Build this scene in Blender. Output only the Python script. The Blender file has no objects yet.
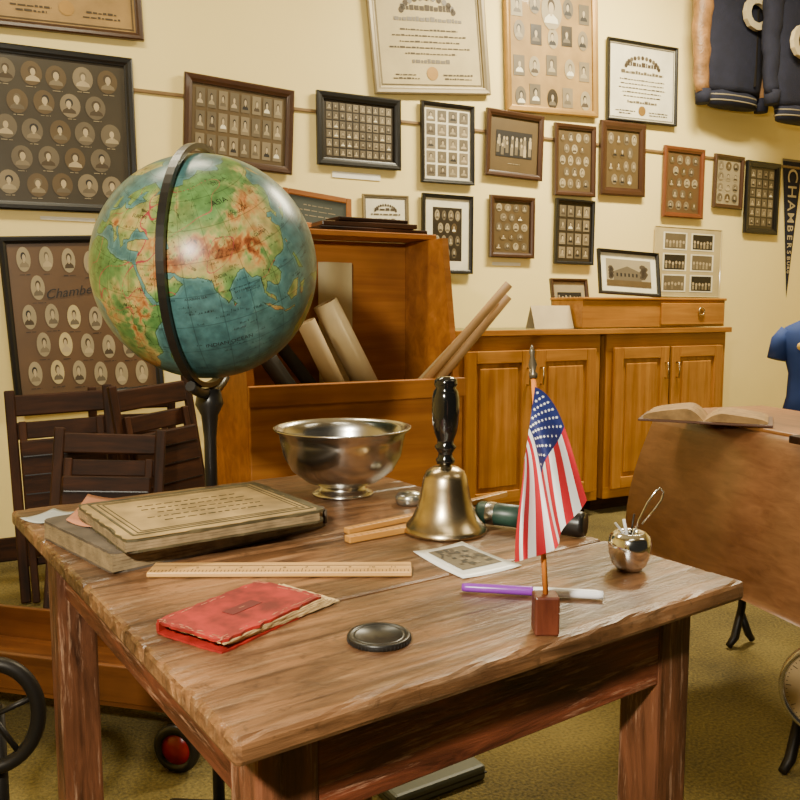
import bpy, bmesh, math, random
import numpy as np
from mathutils import Vector, Matrix, Euler
D=bpy.data; C=bpy.context
rnd=random.Random(7)
F=833.0; TH=math.atan(90/833.0); ct,st=math.cos(TH),math.sin(TH)
CAM=Vector((0,0,1.05))
def ray(u,v):
    p=(u-400)/F; q=(v-400)/F
    return Vector((p, ct-q*st, -st-q*ct))
def PZ(u,v,z=0.75):
    r=ray(u,v); return CAM+r*((z-CAM.z)/r.z)
def RY(u,v,y):
    r=ray(u,v); return CAM+r*(y/r.y)
YAW=math.radians(27.6)
WD=Vector((math.cos(YAW),math.sin(YAW),0)); WN=Vector((math.sin(YAW),-math.cos(YAW),0))
W0=Vector((0.775,4.687,0))
def WP(u,v,off=0.0):
    r=ray(u,v); t=((W0+WN*off-CAM).dot(WN))/r.dot(WN); p=CAM+r*t
    return (p-W0).dot(WD), p.z
def T(x,y,z): return Matrix.Translation((x,y,z))
def RX(a): return Matrix.Rotation(math.radians(a),4,'X')
def RYm(a): return Matrix.Rotation(math.radians(a),4,'Y')
def RZ(a): return Matrix.Rotation(math.radians(a),4,'Z')
# ---------------- materials
def newmat(name):
    m=D.materials.new(name); m.use_nodes=True
    nt=m.node_tree; b=nt.nodes['Principled BSDF']; return m,nt,b
def mat(name,col,rough=0.6,metal=0.0,var=0.12,scale=8,bump=0.0,coat=0.0,emit=None,es=1,spec=None):
    m,nt,b=newmat(name)
    tc=nt.nodes.new('ShaderNodeTexCoord'); n=nt.nodes.new('ShaderNodeTexNoise')
    n.inputs['Scale'].default_value=scale; n.inputs['Detail'].default_value=5
    nt.links.new(tc.outputs['Object'],n.inputs['Vector'])
    r=nt.nodes.new('ShaderNodeValToRGB')
    r.color_ramp.elements[0].position=0.3; r.color_ramp.elements[1].position=0.7
    r.color_ramp.elements[0].color=[c*(1-var) for c in col]+[1]
    r.color_ramp.elements[1].color=[min(1,c*(1+var)) for c in col]+[1]
    nt.links.new(n.outputs['Fac'],r.inputs['Fac']); nt.links.new(r.outputs['Color'],b.inputs['Base Color'])
    b.inputs['Roughness'].default_value=rough; b.inputs['Metallic'].default_value=metal
    b.inputs['Coat Weight'].default_value=coat; b.inputs['Coat Roughness'].default_value=0.06
    if spec is not None: b.inputs['Specular IOR Level'].default_value=spec
    if emit: b.inputs['Emission Color'].default_value=list(emit)+[1]; b.inputs['Emission Strength'].default_value=es
    if bump:
        bp=nt.nodes.new('ShaderNodeBump'); bp.inputs['Strength'].default_value=bump; bp.inputs['Distance'].default_value=0.01
        n2=nt.nodes.new('ShaderNodeTexNoise'); n2.inputs['Scale'].default_value=scale*6; n2.inputs['Detail'].default_value=4
        nt.links.new(tc.outputs['Object'],n2.inputs['Vector'])
        nt.links.new(n2.outputs['Fac'],bp.inputs['Height']); nt.links.new(bp.outputs['Normal'],b.inputs['Normal'])
    return m
def wood(name,dark,light,axis='x',scale=14,stretch=0.07,rough=0.45,scratch=None,scr_amt=0.5,bump=0.15,blotch=0.35,scr_pos=(0.56,0.68),stain=None,scr_scale=4,spec=.5):
    m,nt,b=newmat(name); L=nt.links.new
    tc=nt.nodes.new('ShaderNodeTexCoord'); mp=nt.nodes.new('ShaderNodeMapping')
    s=[scale]*3; s['xyz'.index(axis)]=scale*stretch; mp.inputs['Scale'].default_value=s
    L(tc.outputs['Object'],mp.inputs['Vector'])
    n=nt.nodes.new('ShaderNodeTexNoise'); n.inputs['Scale'].default_value=2.2; n.inputs['Detail'].default_value=8; n.inputs['Distortion'].default_value=0.6; n.inputs['Roughness'].default_value=0.62
    L(mp.outputs['Vector'],n.inputs['Vector'])
    r=nt.nodes.new('ShaderNodeValToRGB'); r.color_ramp.elements[0].position=0.32; r.color_ramp.elements[1].position=0.68
    r.color_ramp.elements[0].color=list(dark)+[1]; r.color_ramp.elements[1].color=list(light)+[1]
    L(n.outputs['Fac'],r.inputs['Fac'])
    nb=nt.nodes.new('ShaderNodeTexNoise'); nb.inputs['Scale'].default_value=5; nb.inputs['Detail'].default_value=3
    L(tc.outputs['Object'],nb.inputs['Vector'])
    mr=nt.nodes.new('ShaderNodeMapRange'); mr.inputs[1].default_value=0.35; mr.inputs[2].default_value=0.65
    mr.inputs[3].default_value=1-blotch; mr.inputs[4].default_value=1+blotch*0.5
    L(nb.outputs['Fac'],mr.inputs[0])
    mx=nt.nodes.new('ShaderNodeMix'); mx.data_type='RGBA'; mx.blend_type='MULTIPLY'; mx.inputs[0].default_value=1
    L(r.outputs['Color'],mx.inputs[6]); L(mr.outputs[0],mx.inputs[7])
    out=mx.outputs[2]
    if scratch:
        mp2=nt.nodes.new('ShaderNodeMapping'); s2=[scale*scr_scale]*3; s2['xyz'.index(axis)]=scale*scr_scale*0.08; mp2.inputs['Scale'].default_value=s2
        L(tc.outputs['Object'],mp2.inputs['Vector'])
        n3=nt.nodes.new('ShaderNodeTexNoise'); n3.inputs['Scale'].default_value=1.6; n3.inputs['Detail'].default_value=8; n3.inputs['Roughness'].default_value=0.75
        L(mp2.outputs['Vector'],n3.inputs['Vector'])
        r3=nt.nodes.new('ShaderNodeValToRGB'); r3.color_ramp.elements[0].position=scr_pos[0]; r3.color_ramp.elements[1].position=scr_pos[1]
        L(n3.outputs['Fac'],r3.inputs['Fac'])
        mu=nt.nodes.new('ShaderNodeMath'); mu.operation='MULTIPLY'; mu.inputs[1].default_value=scr_amt; L(r3.outputs['Color'],mu.inputs[0])
        mx2=nt.nodes.new('ShaderNodeMix'); mx2.data_type='RGBA'; L(mu.outputs[0],mx2.inputs[0]); L(out,mx2.inputs[6]); mx2.inputs[7].default_value=list(scratch)+[1]
        out=mx2.outputs[2]
    if stain:
        for sc_,p0,p1,amt,dt in ((7,.50,.68,.75,10),(60,.58,.64,.45,4)):
            n4=nt.nodes.new('ShaderNodeTexNoise'); n4.inputs['Scale'].default_value=sc_; n4.inputs['Detail'].default_value=dt; n4.inputs['Roughness'].default_value=0.7; n4.inputs['Distortion'].default_value=0.8
            L(tc.outputs['Object'],n4.inputs['Vector'])
            r4=nt.nodes.new('ShaderNodeValToRGB'); r4.color_ramp.elements[0].position=p0; r4.color_ramp.elements[1].position=p1; L(n4.outputs['Fac'],r4.inputs['Fac'])
            mu=nt.nodes.new('ShaderNodeMath'); mu.operation='MULTIPLY'; mu.inputs[1].default_value=amt; L(r4.outputs['Color'],mu.inputs[0])
            mx3=nt.nodes.new('ShaderNodeMix'); mx3.data_type='RGBA'; L(mu.outputs[0],mx3.inputs[0]); L(out,mx3.inputs[6]); mx3.inputs[7].default_value=list(stain)+[1]
            out=mx3.outputs[2]
    L(out,b.inputs['Base Color']); b.inputs['Roughness'].default_value=rough; b.inputs['Specular IOR Level'].default_value=spec
    bp=nt.nodes.new('ShaderNodeBump'); bp.inputs['Strength'].default_value=bump; bp.inputs['Distance'].default_value=0.004
    L(n.outputs['Fac'],bp.inputs['Height']); L(bp.outputs['Normal'],b.inputs['Normal'])
    return m
# ---------------- mesh builder
class MB:
    def __init__(s): s.v=[];s.f=[];s.m=[];s.sm=[];s.mats=[]
    def mi(s,m):
        if m not in s.mats: s.mats.append(m)
        return s.mats.index(m)
    def add(s,vs,fs,m,M=None,smooth=False):
        o=len(s.v); k=s.mi(m)
        for v in vs:
            v=Vector(v); s.v.append(tuple(M@v) if M is not None else tuple(v))
        for f in fs: s.f.append([i+o for i in f]); s.m.append(k); s.sm.append(smooth)
        return s
    def box(s,c,size,m,M=None,bev=0.0):
        bm=bmesh.new(); bmesh.ops.create_cube(bm,size=1.0)
        for v in bm.verts: v.co=Vector((v.co.x*size[0],v.co.y*size[1],v.co.z*size[2]))
        if bev>0: bmesh.ops.bevel(bm,geom=list(bm.edges),offset=min(bev,min(size)*0.45),segments=2,affect='EDGES',profile=0.5)
        bm.verts.index_update()
        vs=[Vector(c)+v.co for v in bm.verts]; fs=[[v.index for v in f.verts] for f in bm.faces]; bm.free()
        return s.add(vs,fs,m,M)
    def lathe(s,prof,m,M=None,n=40,smooth=True,caps=False):
        vs=[];fs=[]
        for r,z in prof:
            for i in range(n):
                a=2*math.pi*i/n; vs.append((r*math.cos(a),r*math.sin(a),z))
        for j in range(len(prof)-1):
            for i in range(n):
                k=(i+1)%n; fs.append([j*n+i,j*n+k,(j+1)*n+k,(j+1)*n+i])
        s.add(vs,fs,m,M,smooth)
        return s
    def tube(s,pts,r,m,M=None,n=10,closed=False,smooth=True,sx=1.0):
        pts=[Vector(p) for p in pts]; N=len(pts); rs=r if isinstance(r,(list,tuple)) else [r]*N
        vs=[];fs=[];up=None
        for i,p in enumerate(pts):
            if closed: t=(pts[(i+1)%N]-pts[i-1]).normalized()
            else: t=(pts[min(i+1,N-1)]-pts[max(i-1,0)]).normalized()
            if up is None:
                up=Vector((0,0,1)) if abs(t.z)<0.9 else Vector((1,0,0))
            a=(up-t*up.dot(t)).normalized(); b=t.cross(a); up=a
            for k in range(n):
                an=2*math.pi*k/n; vs.append(p+a*(math.cos(an)*rs[i])+b*(math.sin(an)*rs[i]*sx))
        for i in range(N if closed else N-1):
            j=(i+1)%N
            for k in range(n):
                l=(k+1)%n; fs.append([i*n+k,i*n+l,j*n+l,j*n+k])
        s.add(vs,fs,m,M,smooth)
        if not closed:
            s.add(vs[:n],[list(range(n))[::-1]],m,M); s.add(vs[-n:],[list(range(n))],m,M)
        return s
    def disc(s,x,z,rx,rz,y,m,n=14,M=None,a0=0,a1=360):
        full=(a1-a0)>=360
        vs=[(x+rx*math.cos(math.radians(a0+(a1-a0)*i/(n if full else n-1))),y,z+rz*math.sin(math.radians(a0+(a1-a0)*i/(n if full else n-1)))) for i in range(n)]
        return s.add(vs,[list(range(n))],m,M)
    def rect(s,x0,x1,z0,z1,y,m,M=None):
        return s.add([(x0,y,z0),(x1,y,z0),(x1,y,z1),(x0,y,z1)],[[0,1,2,3]],m,M)
    def prism(s,poly,axis_d,m,M=None):
        d0,d1=axis_d; n=len(poly)
        vs=[(d0,a,b) for a,b in poly]+[(d1,a,b) for a,b in poly]
        fs=[list(range(n))[::-1],list(range(n,2*n))]+[[i,(i+1)%n,n+(i+1)%n,n+i] for i in range(n)]
        return s.add(vs,fs,m,M)
    def text(s,body,size,m,M,ext=0.0,shear=0,bold=0.0,fn=None):
        cu=D.curves.new('t','FONT'); cu.body=body; cu.size=size; cu.align_x='CENTER'; cu.align_y='CENTER'; cu.extrude=ext; cu.resolution_u=3; cu.shear=shear; cu.offset=bold
        o=D.objects.new('t',cu); C.scene.collection.objects.link(o); dg=C.evaluated_depsgraph_get()
        me=D.meshes.new_from_object(o.evaluated_get(dg))
        vs=[v.co.copy() for v in me.vertices]
        if fn: vs=[fn(v) for v in vs]
        s.add(vs,[list(p.vertices) for p in me.polygons],m,M)
        D.objects.remove(o); D.meshes.remove(me); D.curves.remove(cu)
        return s
    def build(s,name,parent=None,M=None,**kw):
        me=D.meshes.new(name); me.from_pydata(s.v,[],s.f)
        for m in s.mats: me.materials.append(m)
        me.polygons.foreach_set('material_index',s.m); me.polygons.foreach_set('use_smooth',s.sm); me.update()
        bm=bmesh.new(); bm.from_mesh(me); 
        bmesh.ops.remove_doubles(bm,verts=bm.verts,dist=1e-6)
        bm.to_mesh(me); bm.free()
        o=D.objects.new(name,me); C.scene.collection.objects.link(o)
        if M is not None: o.matrix_world=M
        if parent is not None: o.parent=parent
        for k,v in kw.items(): o[k]=v
        return o
def empty(name,M,label,category,group=None):
    o=D.objects.new(name,None); o.empty_display_size=0.05; C.scene.collection.objects.link(o); o.matrix_world=M
    o['label']=label; o['category']=category
    if group: o['group']=group
    return o
def dup(root,M,label=None):
    def cp(o,par):
        n=o.copy(); C.scene.collection.objects.link(n)
        if par is not None: n.parent=par
        for c in [c for c in D.objects if c.parent==o and c!=n]: cp(c,n)
        return n
    r=cp(root,None); r.matrix_world=M
    if label: r['label']=label
    return r
# ---------------- palette
m_oak=wood('honey_oak',(0.31,0.115,0.015),(0.48,0.21,0.035),'z',14,0.05,0.4,blotch=0.15)
m_oakx=wood('honey_oak_horizontal',(0.31,0.115,0.015),(0.48,0.21,0.035),'x',14,0.05,0.4,blotch=0.15)
m_bin=wood('bin_wood',(0.27,0.088,0.013),(0.45,0.170,0.030),'x',10,0.06,0.45,blotch=0.2)
m_top=wood('worn_tabletop',(0.060,0.025,0.010),(0.27,0.128,0.053),'x',24,0.10,0.34,scratch=(0.47,0.30,0.17),scr_amt=0.42,bump=0.5,blotch=0.6,stain=(0.035,0.015,0.007),scr_pos=(.52,.70),scr_scale=2.6)
APR=dict(scratch=(0.50,0.28,0.17),scr_amt=0.65,bump=0.7,blotch=0.5,scr_pos=(.55,.63),scr_scale=2.2)
m_apron=wood('distressed_apron',(0.055,0.013,0.006),(0.32,0.085,0.038),'x',22,0.14,0.4,**APR)
m_aprony=wood('distressed_side_apron',(0.05,0.013,0.006),(0.25,0.070,0.032),'y',22,0.14,0.4,**APR)
m_leg=wood('distressed_leg',(0.040,0.013,0.006),(0.21,0.075,0.034),'z',22,0.14,0.4,scratch=(0.48,0.29,0.18),scr_amt=0.6,bump=0.7,blotch=0.5,scr_pos=(.55,.64),scr_scale=2.2)
m_dark=wood('dark_walnut',(0.010,0.004,0.0018),(0.055,0.018,0.006),'x',14,0.1,0.6,spec=.2)
m_darkz=wood('dark_walnut_upright',(0.010,0.004,0.0018),(0.060,0.020,0.007),'z',14,0.1,0.6,spec=.2)
m_desk=wood('school_desk_veneer',(0.145,0.058,0.022),(0.225,0.102,0.042),'y',24,0.25,0.34,blotch=0.25,bump=.08)
m_desk2=wood('school_desk_edge',(0.22,0.085,0.02),(0.35,0.15,0.045),'y',14,0.1,0.4)
m_ruler=wood('ruler_wood',(0.52,0.27,0.07),(0.64,0.37,0.13),'x',20,0.05,0.5,blotch=0.08,bump=0.05)
m_black=mat('black_paint',(0.008,0.007,0.006),0.35)
m_iron=mat('cast_iron',(0.02,0.017,0.014),0.45,0.6)
m_blackwood=mat('ebonised_handle',(0.005,0.005,0.005),0.12,coat=0.6)
m_brass=mat('tarnished_brass',(0.50,0.40,0.25),0.27,1.0,var=0.35,scale=30)
m_pewter=mat('pewter',(0.55,0.53,0.49),0.22,1.0,var=0.1,scale=10)
m_silver=mat('silver_plate',(0.80,0.80,0.79),0.12,1.0)
m_cream=mat('cream_paper',(0.58,0.46,0.27),0.8)
m_white=mat('white_paper',(0.74,0.68,0.50),0.75)
m_label=mat('bright_white_card',(0.85,0.82,0.72),0.7)
m_sepia=mat('sepia_board',(0.100,0.064,0.024),0.45,coat=0.12)
m_sepiad=mat('dark_sepia_board',(0.028,0.019,0.009),0.4,coat=0.12,var=0.3,scale=14)
m_gray=mat('photo_gray',(0.12,0.092,0.053),0.5)
m_gray2=mat('photo_mid_gray',(0.20,0.155,0.09),0.5)
m_lgray=mat('photo_light',(0.31,0.25,0.145),0.5)
m_skin=mat('photo_face_tone',(0.42,0.33,0.195),0.5)
m_pd=mat('photo_dark_tone',(0.013,0.010,0.007),0.5)
m_ink=mat('printed_ink',(0.06,0.04,0.02),0.7)
m_gold=mat('gilt_frame',(0.34,0.19,0.045),0.35,0.35)
m_goldd=mat('gray_gilt_frame',(0.26,0.205,0.11),0.4,0.2)
m_brownf=mat('brown_frame',(0.050,0.020,0.008),0.35,coat=0.3)
m_redf=mat('reddish_frame',(0.14,0.040,0.012),0.35,coat=0.3)
m_yel=mat('yellowed_print',(0.33,0.20,0.06),0.6,var=0.2,coat=0.15)
m_certp=mat('aged_certificate',(0.50,0.40,0.19),0.6,var=0.1,coat=0.15)
# ---------------- room
m_wall=mat('painted_cream_wall',(0.90,0.73,0.30),0.7,var=0.03,scale=2,bump=0.05)
def mk_carpet():
    m,nt,b=newmat('olive_carpet'); L=nt.links.new
    tc=nt.nodes.new('ShaderNodeTexCoord'); n=nt.nodes.new('ShaderNodeTexNoise'); n.inputs['Scale'].default_value=3; n.inputs['Detail'].default_value=4
    n2=nt.nodes.new('ShaderNodeTexNoise'); n2.inputs['Scale'].default_value=130; n2.inputs['Detail'].default_value=3
    L(tc.outputs['Object'],n.inputs['Vector']); L(tc.outputs['Object'],n2.inputs['Vector'])
    ad=nt.nodes.new('ShaderNodeMath'); ad.operation='MULTIPLY_ADD'; ad.inputs[1].default_value=0.45; L(n.outputs['Fac'],ad.inputs[0])
    mu=nt.nodes.new('ShaderNodeMath'); mu.operation='MULTIPLY'; mu.inputs[1].default_value=0.55; L(n2.outputs['Fac'],mu.inputs[0]); L(mu.outputs[0],ad.inputs[2])
    r=nt.nodes.new('ShaderNodeValToRGB'); r.color_ramp.elements[0].position=0.33; r.color_ramp.elements[1].position=0.66
    r.color_ramp.elements[0].color=(0.040,0.029,0.006,1); r.color_ramp.elements[1].color=(0.19,0.138,0.032,1)
    L(ad.outputs[0],r.inputs['Fac']); L(r.outputs['Color'],b.inputs['Base Color']); b.inputs['Roughness'].default_value=0.95
    bp=nt.nodes.new('ShaderNodeBump'); bp.inputs['Strength'].default_value=0.6; bp.inputs['Distance'].default_value=0.01
    L(n2.outputs['Fac'],bp.inputs['Height']); L(bp.outputs['Normal'],b.inputs['Normal']); return m
m_carpet=mk_carpet()
MW=Matrix.Translation(W0)@Matrix.Rotation(YAW,4,'Z')   # wall frame: x along wall, -y into room
S0,S1,DB=-4.9,3.0,5.6; CH=3.3
def struct(mb,name,M=MW): return mb.build(name,None,M,kind='structure')
struct(MB().box(((S0+S1)/2,0.05,CH/2),(S1-S0,0.1,CH),m_wall),'wall_back')
struct(MB().box((S0-0.05,-DB/2,CH/2),(0.1,DB,CH),m_wall),'wall_left')
struct(MB().box((S1+0.05,-DB/2,CH/2),(0.1,DB,CH),m_wall),'wall_right')
struct(MB().box(((S0+S1)/2,-DB/2,-0.05),(S1-S0+.2,DB+.2,0.1),m_carpet),'floor')
m_ceil=mat('ceiling_paint',(0.7,0.64,0.48),0.85,var=0.03)
struct(MB().box(((S0+S1)/2,-DB/2,CH+0.05),(S1-S0+.2,DB+.2,0.1),m_ceil),'ceiling')
struct(MB().box(((S0+S1)/2,-0.009,0.05),(S1-S0,0.016,0.1),m_dark,bev=0.003),'baseboard_back')
m_rail=mat('rail_wood',(0.20,0.12,0.045),0.5)
struct(MB().box(((S0+S1)/2,-0.005,1.985),(S1-S0,0.010,0.016),m_rail,bev=0.003),'trim_1')
# ---------------- pictures
def bust(mb,x,z,w,h,y,bg,r,oval=True,soft=False):
    if oval: mb.disc(x,z,w/2,h/2,y,bg,20)
    else: mb.rect(x-w/2,x+w/2,z-h/2,z+h/2,y,bg)
    pool=[m_gray,m_gray2,m_lgray,m_skin] if soft else [m_pd,m_gray,m_lgray,m_white,m_pd]
    body=r.choice(pool) 
    if body is bg: body=m_ink
    sc=r.uniform(.9,1.2); dx=r.uniform(-.06,.06)*w; x=x+dx; hh=r.uniform(.9,1.2)
    # shoulders, neck, hair and face stay inside the portrait opening
    mb.add([(x-w*.34,y-.0004,z-h*.32),(x+w*.34,y-.0004,z-h*.32),(x+w*.30,y-.0004,z-h*.2),(x+w*.10,y-.0004,z-h*.09),(x-w*.10,y-.0004,z-h*.09),(x-w*.30,y-.0004,z-h*.2)],[[0,1,2,3,4,5]],body)
    mb.disc(x+r.uniform(-.02,.02)*w,z+h*0.12,w*0.17*sc*hh,h*0.17*sc,y-.0006,r.choice([m_pd,m_ink,m_gray]),12)
    mb.disc(x+r.uniform(-.02,.02)*w,z+h*0.06,w*0.12*sc,h*0.145*sc,y-.0008,m_skin,12)
    mb.rect(x-w*.05,x+w*.05,z-h*.14,z-h*.05,y-.0007,m_skin)
def lines(mb,x,z,w,y,r,m=m_ink,h=0.004,n=1,gap=0.012):
    for i in range(n):
        ww=w*r.uniform(0.6,1.0); x0=x-ww/2; zz=z-i*gap
        while x0<x+ww/2:
            l=r.uniform(0.008,0.03); mb.rect(x0,min(x0+l,x+ww/2),zz,zz+h*r.uniform(0.6,1.1),y,m); x0+=l+0.005
def picture(tl,tr,br,bl,frame,fw,kind,label,seed=0,off=0.012,bgm=None,rows=3,cols=3,mat_w=0.0,dep=0.022,name='framed_picture'):
    ps=[WP(u,v,off) for u,v in (tl,tr,br,bl)]
    cx=sum(p[0] for p in ps)/4; cz=sum(p[1] for p in ps)/4
    w=(math.dist(ps[0],ps[1])+math.dist(ps[3],ps[2]))/2; h=(math.dist(ps[0],ps[3])+math.dist(ps[1],ps[2]))/2
    a=(math.atan2(ps[1][1]-ps[0][1],ps[1][0]-ps[0][0])+math.atan2(ps[2][1]-ps[3][1],ps[2][0]-ps[3][0]))/2
    a=max(-0.12,min(0.12,a))
    M=MW@T(cx,-off,cz)@Matrix.Rotation(-a,4,'Y')
    return make_picture(M,w,h,frame,fw,kind,label,seed,bgm,rows,cols,mat_w,dep,name)
def make_picture(M,w,h,frame,fw,kind,label,seed=0,bgm=None,rows=3,cols=3,mat_w=0,dep=0.022,name='framed_picture'):
    r=random.Random(seed)
    e=empty(name,M,label,'picture','framed pictures on the wall')
    mb=MB(); W2,H2=w/2,h/2
    yb,yf=-0.001,-dep
    prof=[(0,yb),(0,yf*0.8),(fw*0.2,yf),(fw*0.6,yf*0.92),(fw*0.85,yf*0.7),(fw,yf*0.62),(fw,yb)]
    vs=[]
    for t,y in prof:
        for sx,sz in ((-1,-1),(1,-1),(1,1),(-1,1)): vs.append((sx*(W2-t),y,sz*(H2-t)))
    fs=[]
    for j in range(len(prof)-1):
        for i in range(4): k=(i+1)%4; fs.append([j*4+i,j*4+k,(j+1)*4+k,(j+1)*4+i])
    mb.add(vs,fs,frame); mb.build('frame',e)
    pb=MB(); y=-0.005; w2,h2=W2-fw,H2-fw
    bg=bgm or m_sepiad
    pb.box((0,y+0.002,0),(w2*2+.004,0.003,h2*2+.004),bg); y=y-0.001
    if mat_w>0:
        pb.rect(-w2,w2,-h2,h2,y-.0003,m_white)
        w2-=mat_w;h2-=mat_w; y-=0.0004
        pb.rect(-w2,w2,-h2,h2,y-.0003,bg); y-=.0004
    title=name=='framed_composite_photo'; big=name=='framed_class_composite'
    if kind in('ovals','rects'):
        ov=kind=='ovals'; cw=2*w2*0.94/cols; ch=2*h2*0.94/rows
        for i in range(rows):
            for j in range(cols):
                if ov and i%2==1 and cols>3 and j==cols-1: continue
                x=-w2*0.94+cw*(j+.5)+(cw*.5 if ov and i%2==1 and cols>3 else 0); z=h2*0.94-ch*(i+.5)
                if title:
                    if i==1 and j>=1: continue
                    z-=(h2*.05*math.sin(x*9)) ; bust(pb,x,z,cw*.62,ch*.86,y-.0006,r.choice([m_lgray,m_certp,m_lgray]),r,soft=True); lines(pb,x,z-ch*.54,cw*.6,y-.0006,r,m_pd,.003); continue
                if big:
                    z+=r.uniform(-.006,.006); bust(pb,x+r.uniform(-.006,.006),z,cw*.80,ch*.88,y-.0006,r.choice([m_gray,m_gray2,m_sepia,m_gray]),r,soft=True); lines(pb,x,z-ch*.5,cw*.5,y-.0012,r,m_lgray,.003); continue
                if ov: bust(pb,x,z,cw*r.uniform(.66,.8),ch*r.uniform(.76,.88),y-.0006,r.choice([m_gray,m_lgray,m_gray2,m_sepia]),r,soft=r.random()<.6)
                else: bust(pb,x,z,cw*0.78,ch*0.82,y-.0006,r.choice([m_gray,m_gray2,m_gray]),r,False,soft=r.random()<.5)
                if ov and ch>0.09: lines(pb,x,z-ch*.49,cw*.5,y-.0006,r,m_lgray,0.003)
    elif kind=='cert':
        for t in (0.03,0.042):
            for a,b,c,d in ((-w2+w2*t,w2-w2*t,h2-w2*t-.002,h2-w2*t),(-w2+w2*t,w2-w2*t,-h2+w2*t,-h2+w2*t+.002),(-w2+w2*t,-w2+w2*t+.002,-h2+w2*t,h2-w2*t),(w2-w2*t-.002,w2-w2*t,-h2+w2*t,h2-w2*t)):
                pb.rect(a,b,c,d,y-.0006,m_ink)
        for k in range(13):
            a=math.pi*(k+.5)/13; pb.disc(w2*.5*math.cos(a),h2*.38+h2*.28*math.sin(a),w2*.05,h2*.06,y-.0006,m_gray if k%2 else m_ink,8)
        lines(pb,0,h2*.42,w2*1.1,y-.0006,r,m_ink,h2*.11)
        lines(pb,0,h2*.22,w2*1.4,y-.0006,r,m_gray,h2*.08)
        lines(pb,0,h2*.05,w2*1.6,y-.0006,r,m_ink,h2*.03,5,h2*.11)
        lines(pb,0,-h2*.55,w2*1.0,y-.0006,r,m_gray,h2*.07)
        for sx in(-1,1): lines(pb,sx*w2*.5,-h2*.78,w2*.6,y-.0006,r,m_ink,h2*.03,2,h2*.07)
        pb.disc(0,-h2*.74,w2*.11,w2*.11,y-.0006,m_gold,20)
    elif kind=='group':
        pb.rect(-w2*.75,w2*.75,-h2*.45,h2*.5,y-.0004,m_pd)
        for k in range(16):
            x=-w2*.65+w2*1.3*(k%8)/7+r.uniform(-.006,.006); z=(-h2*.05 if k<8 else h2*.2)+r.uniform(-.006,.006)
            pb.rect(x-w2*.06,x+w2*.06,z-h2*.3,z,y-.0006-(.0003 if k<8 else 0),r.choice([m_lgray,m_gray,m_skin,m_gray2]))
            pb.disc(x,z+h2*.06,w2*.045,h2*.07,y-.0012,m_skin,8)
        lines(pb,0,-h2*.7,w2*.6,y-.0006,r,m_lgray)
    elif kind=='mixed':
        bust(pb,0,h2*.25,w2*.5,h2*.5,y-.0006,m_lgray,r)
        for k in range(22):
            x=-w2*.8+(k%5)*w2*.4+r.uniform(-.01,.01); z=-h2*.9+ (k//5)*h2*.38+r.uniform(-.02,.02)
            if abs(x)<w2*.3 and z>-h2*.15 and z<h2*.65: continue
            bust(pb,x,z+h2*.06,w2*.26,h2*.26,y-.0006,r.choice([m_gray,m_lgray,m_sepiad,m_gray2]),r,k%2==0)
    elif kind=='collage':
        for i in range(3):
            for j in range(2):
                x=(-.42+.84*j)*w2; z=(.62-.62*i)*h2
                pb.rect(x-w2*.36,x+w2*.36,z-h2*.26,z+h2*.26,y-.0005,m_white)
                pb.rect(x-w2*.31,x+w2*.31,z-h2*.22,z+h2*.22,y-.0008,m_pd if (i+j)%2 else m_gray)
                for k in range(6): pb.disc(x-w2*.25+k*w2*.1,z-h2*.02+r.uniform(-.004,.004),w2*.035,h2*.05,y-.0011,m_skin,8); pb.rect(x-w2*.28+k*w2*.1,x-w2*.22+k*w2*.1,z-h2*.18,z-h2*.06,y-.001,r.choice([m_lgray,m_gray,m_gray2]))
    elif kind=='building':
        pb.rect(-w2*.8,w2*.8,-h2*.7,h2*.7,y-.0005,m_lgray)
        pb.add([(-w2*.55,y-.0008,-h2*.4),(w2*.45,y-.0008,-h2*.4),(w2*.45,y-.0008,h2*.05),(-w2*.05,y-.0008,h2*.35),(-w2*.55,y-.0008,h2*.05)],[[0,1,2,3,4]],m_gray)
        for k in range(7): pb.disc(w2*(.5+.04*(k%3)),-h2*.2+k*h2*.09,w2*.12,h2*.13,y-.0009,m_ink,7); pb.disc(-w2*(.65-.03*(k%2)),-h2*.25+k*h2*.08,w2*.09,h2*.12,y-.0009,m_ink,7)
        for k in range(6): pb.rect(-w2*.45+k*w2*.14,-w2*.39+k*w2*.14,-h2*.2,-h2*.02,y-.0012,m_pd)
        pb.rect(-w2*.8,w2*.8,-h2*.7,-h2*.4,y-.0011,m_sepia)
    if title:
        pb.text('Chambersburg',h*0.080,m_pd,T(w2*.05,y-.0032,h2*.37)@RX(90)@RZ(5),shear=0.4)
    if title or big: e.name='framed_picture'
    pb.build('print',e)
    return e
m_board=mat('warm_brown_board',(0.11,0.058,0.022),0.45,coat=0.12)
m_board2=mat('dark_olive_board',(0.042,0.031,0.015),0.45,coat=0.12)
picture((-20,-130),(139,-112),(137,46),(-20,19),m_brownf,0.03,'cert','wide certificate in narrow gray-brown wooden frame above portraits',1,bgm=m_yel)
picture((-22,40),(137,61),(133,214),(-22,209),m_black,0.035,'ovals','large black framed class composite of oval portraits',2,bgm=m_board2,rows=5,cols=5,name='framed_class_composite')
picture((0,238),(160,234),(155,392),(12,404),m_black,0.03,'ovals','brown oval portrait composite with cursive title in dark frame',3,bgm=m_board,rows=5,cols=6,name='framed_composite_photo',off=0.015)
picture((183,74),(294,90),(290,177),(183,160),m_brownf,0.035,'rects','brown framed class composite with rows of rectangular portraits',4,bgm=m_sepia,rows=3,cols=8)
picture((318,91),(402,101),(397,171),(314,164),m_black,0.035,'rects','black framed dark composite of many tiny portraits',5,bgm=m_sepiad,rows=6,cols=10)
picture((367,-30),(486,-25),(484,98),(370,91),m_goldd,0.035,'cert','large aged diploma in ornate gray gilt frame',6,bgm=m_certp)
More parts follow.
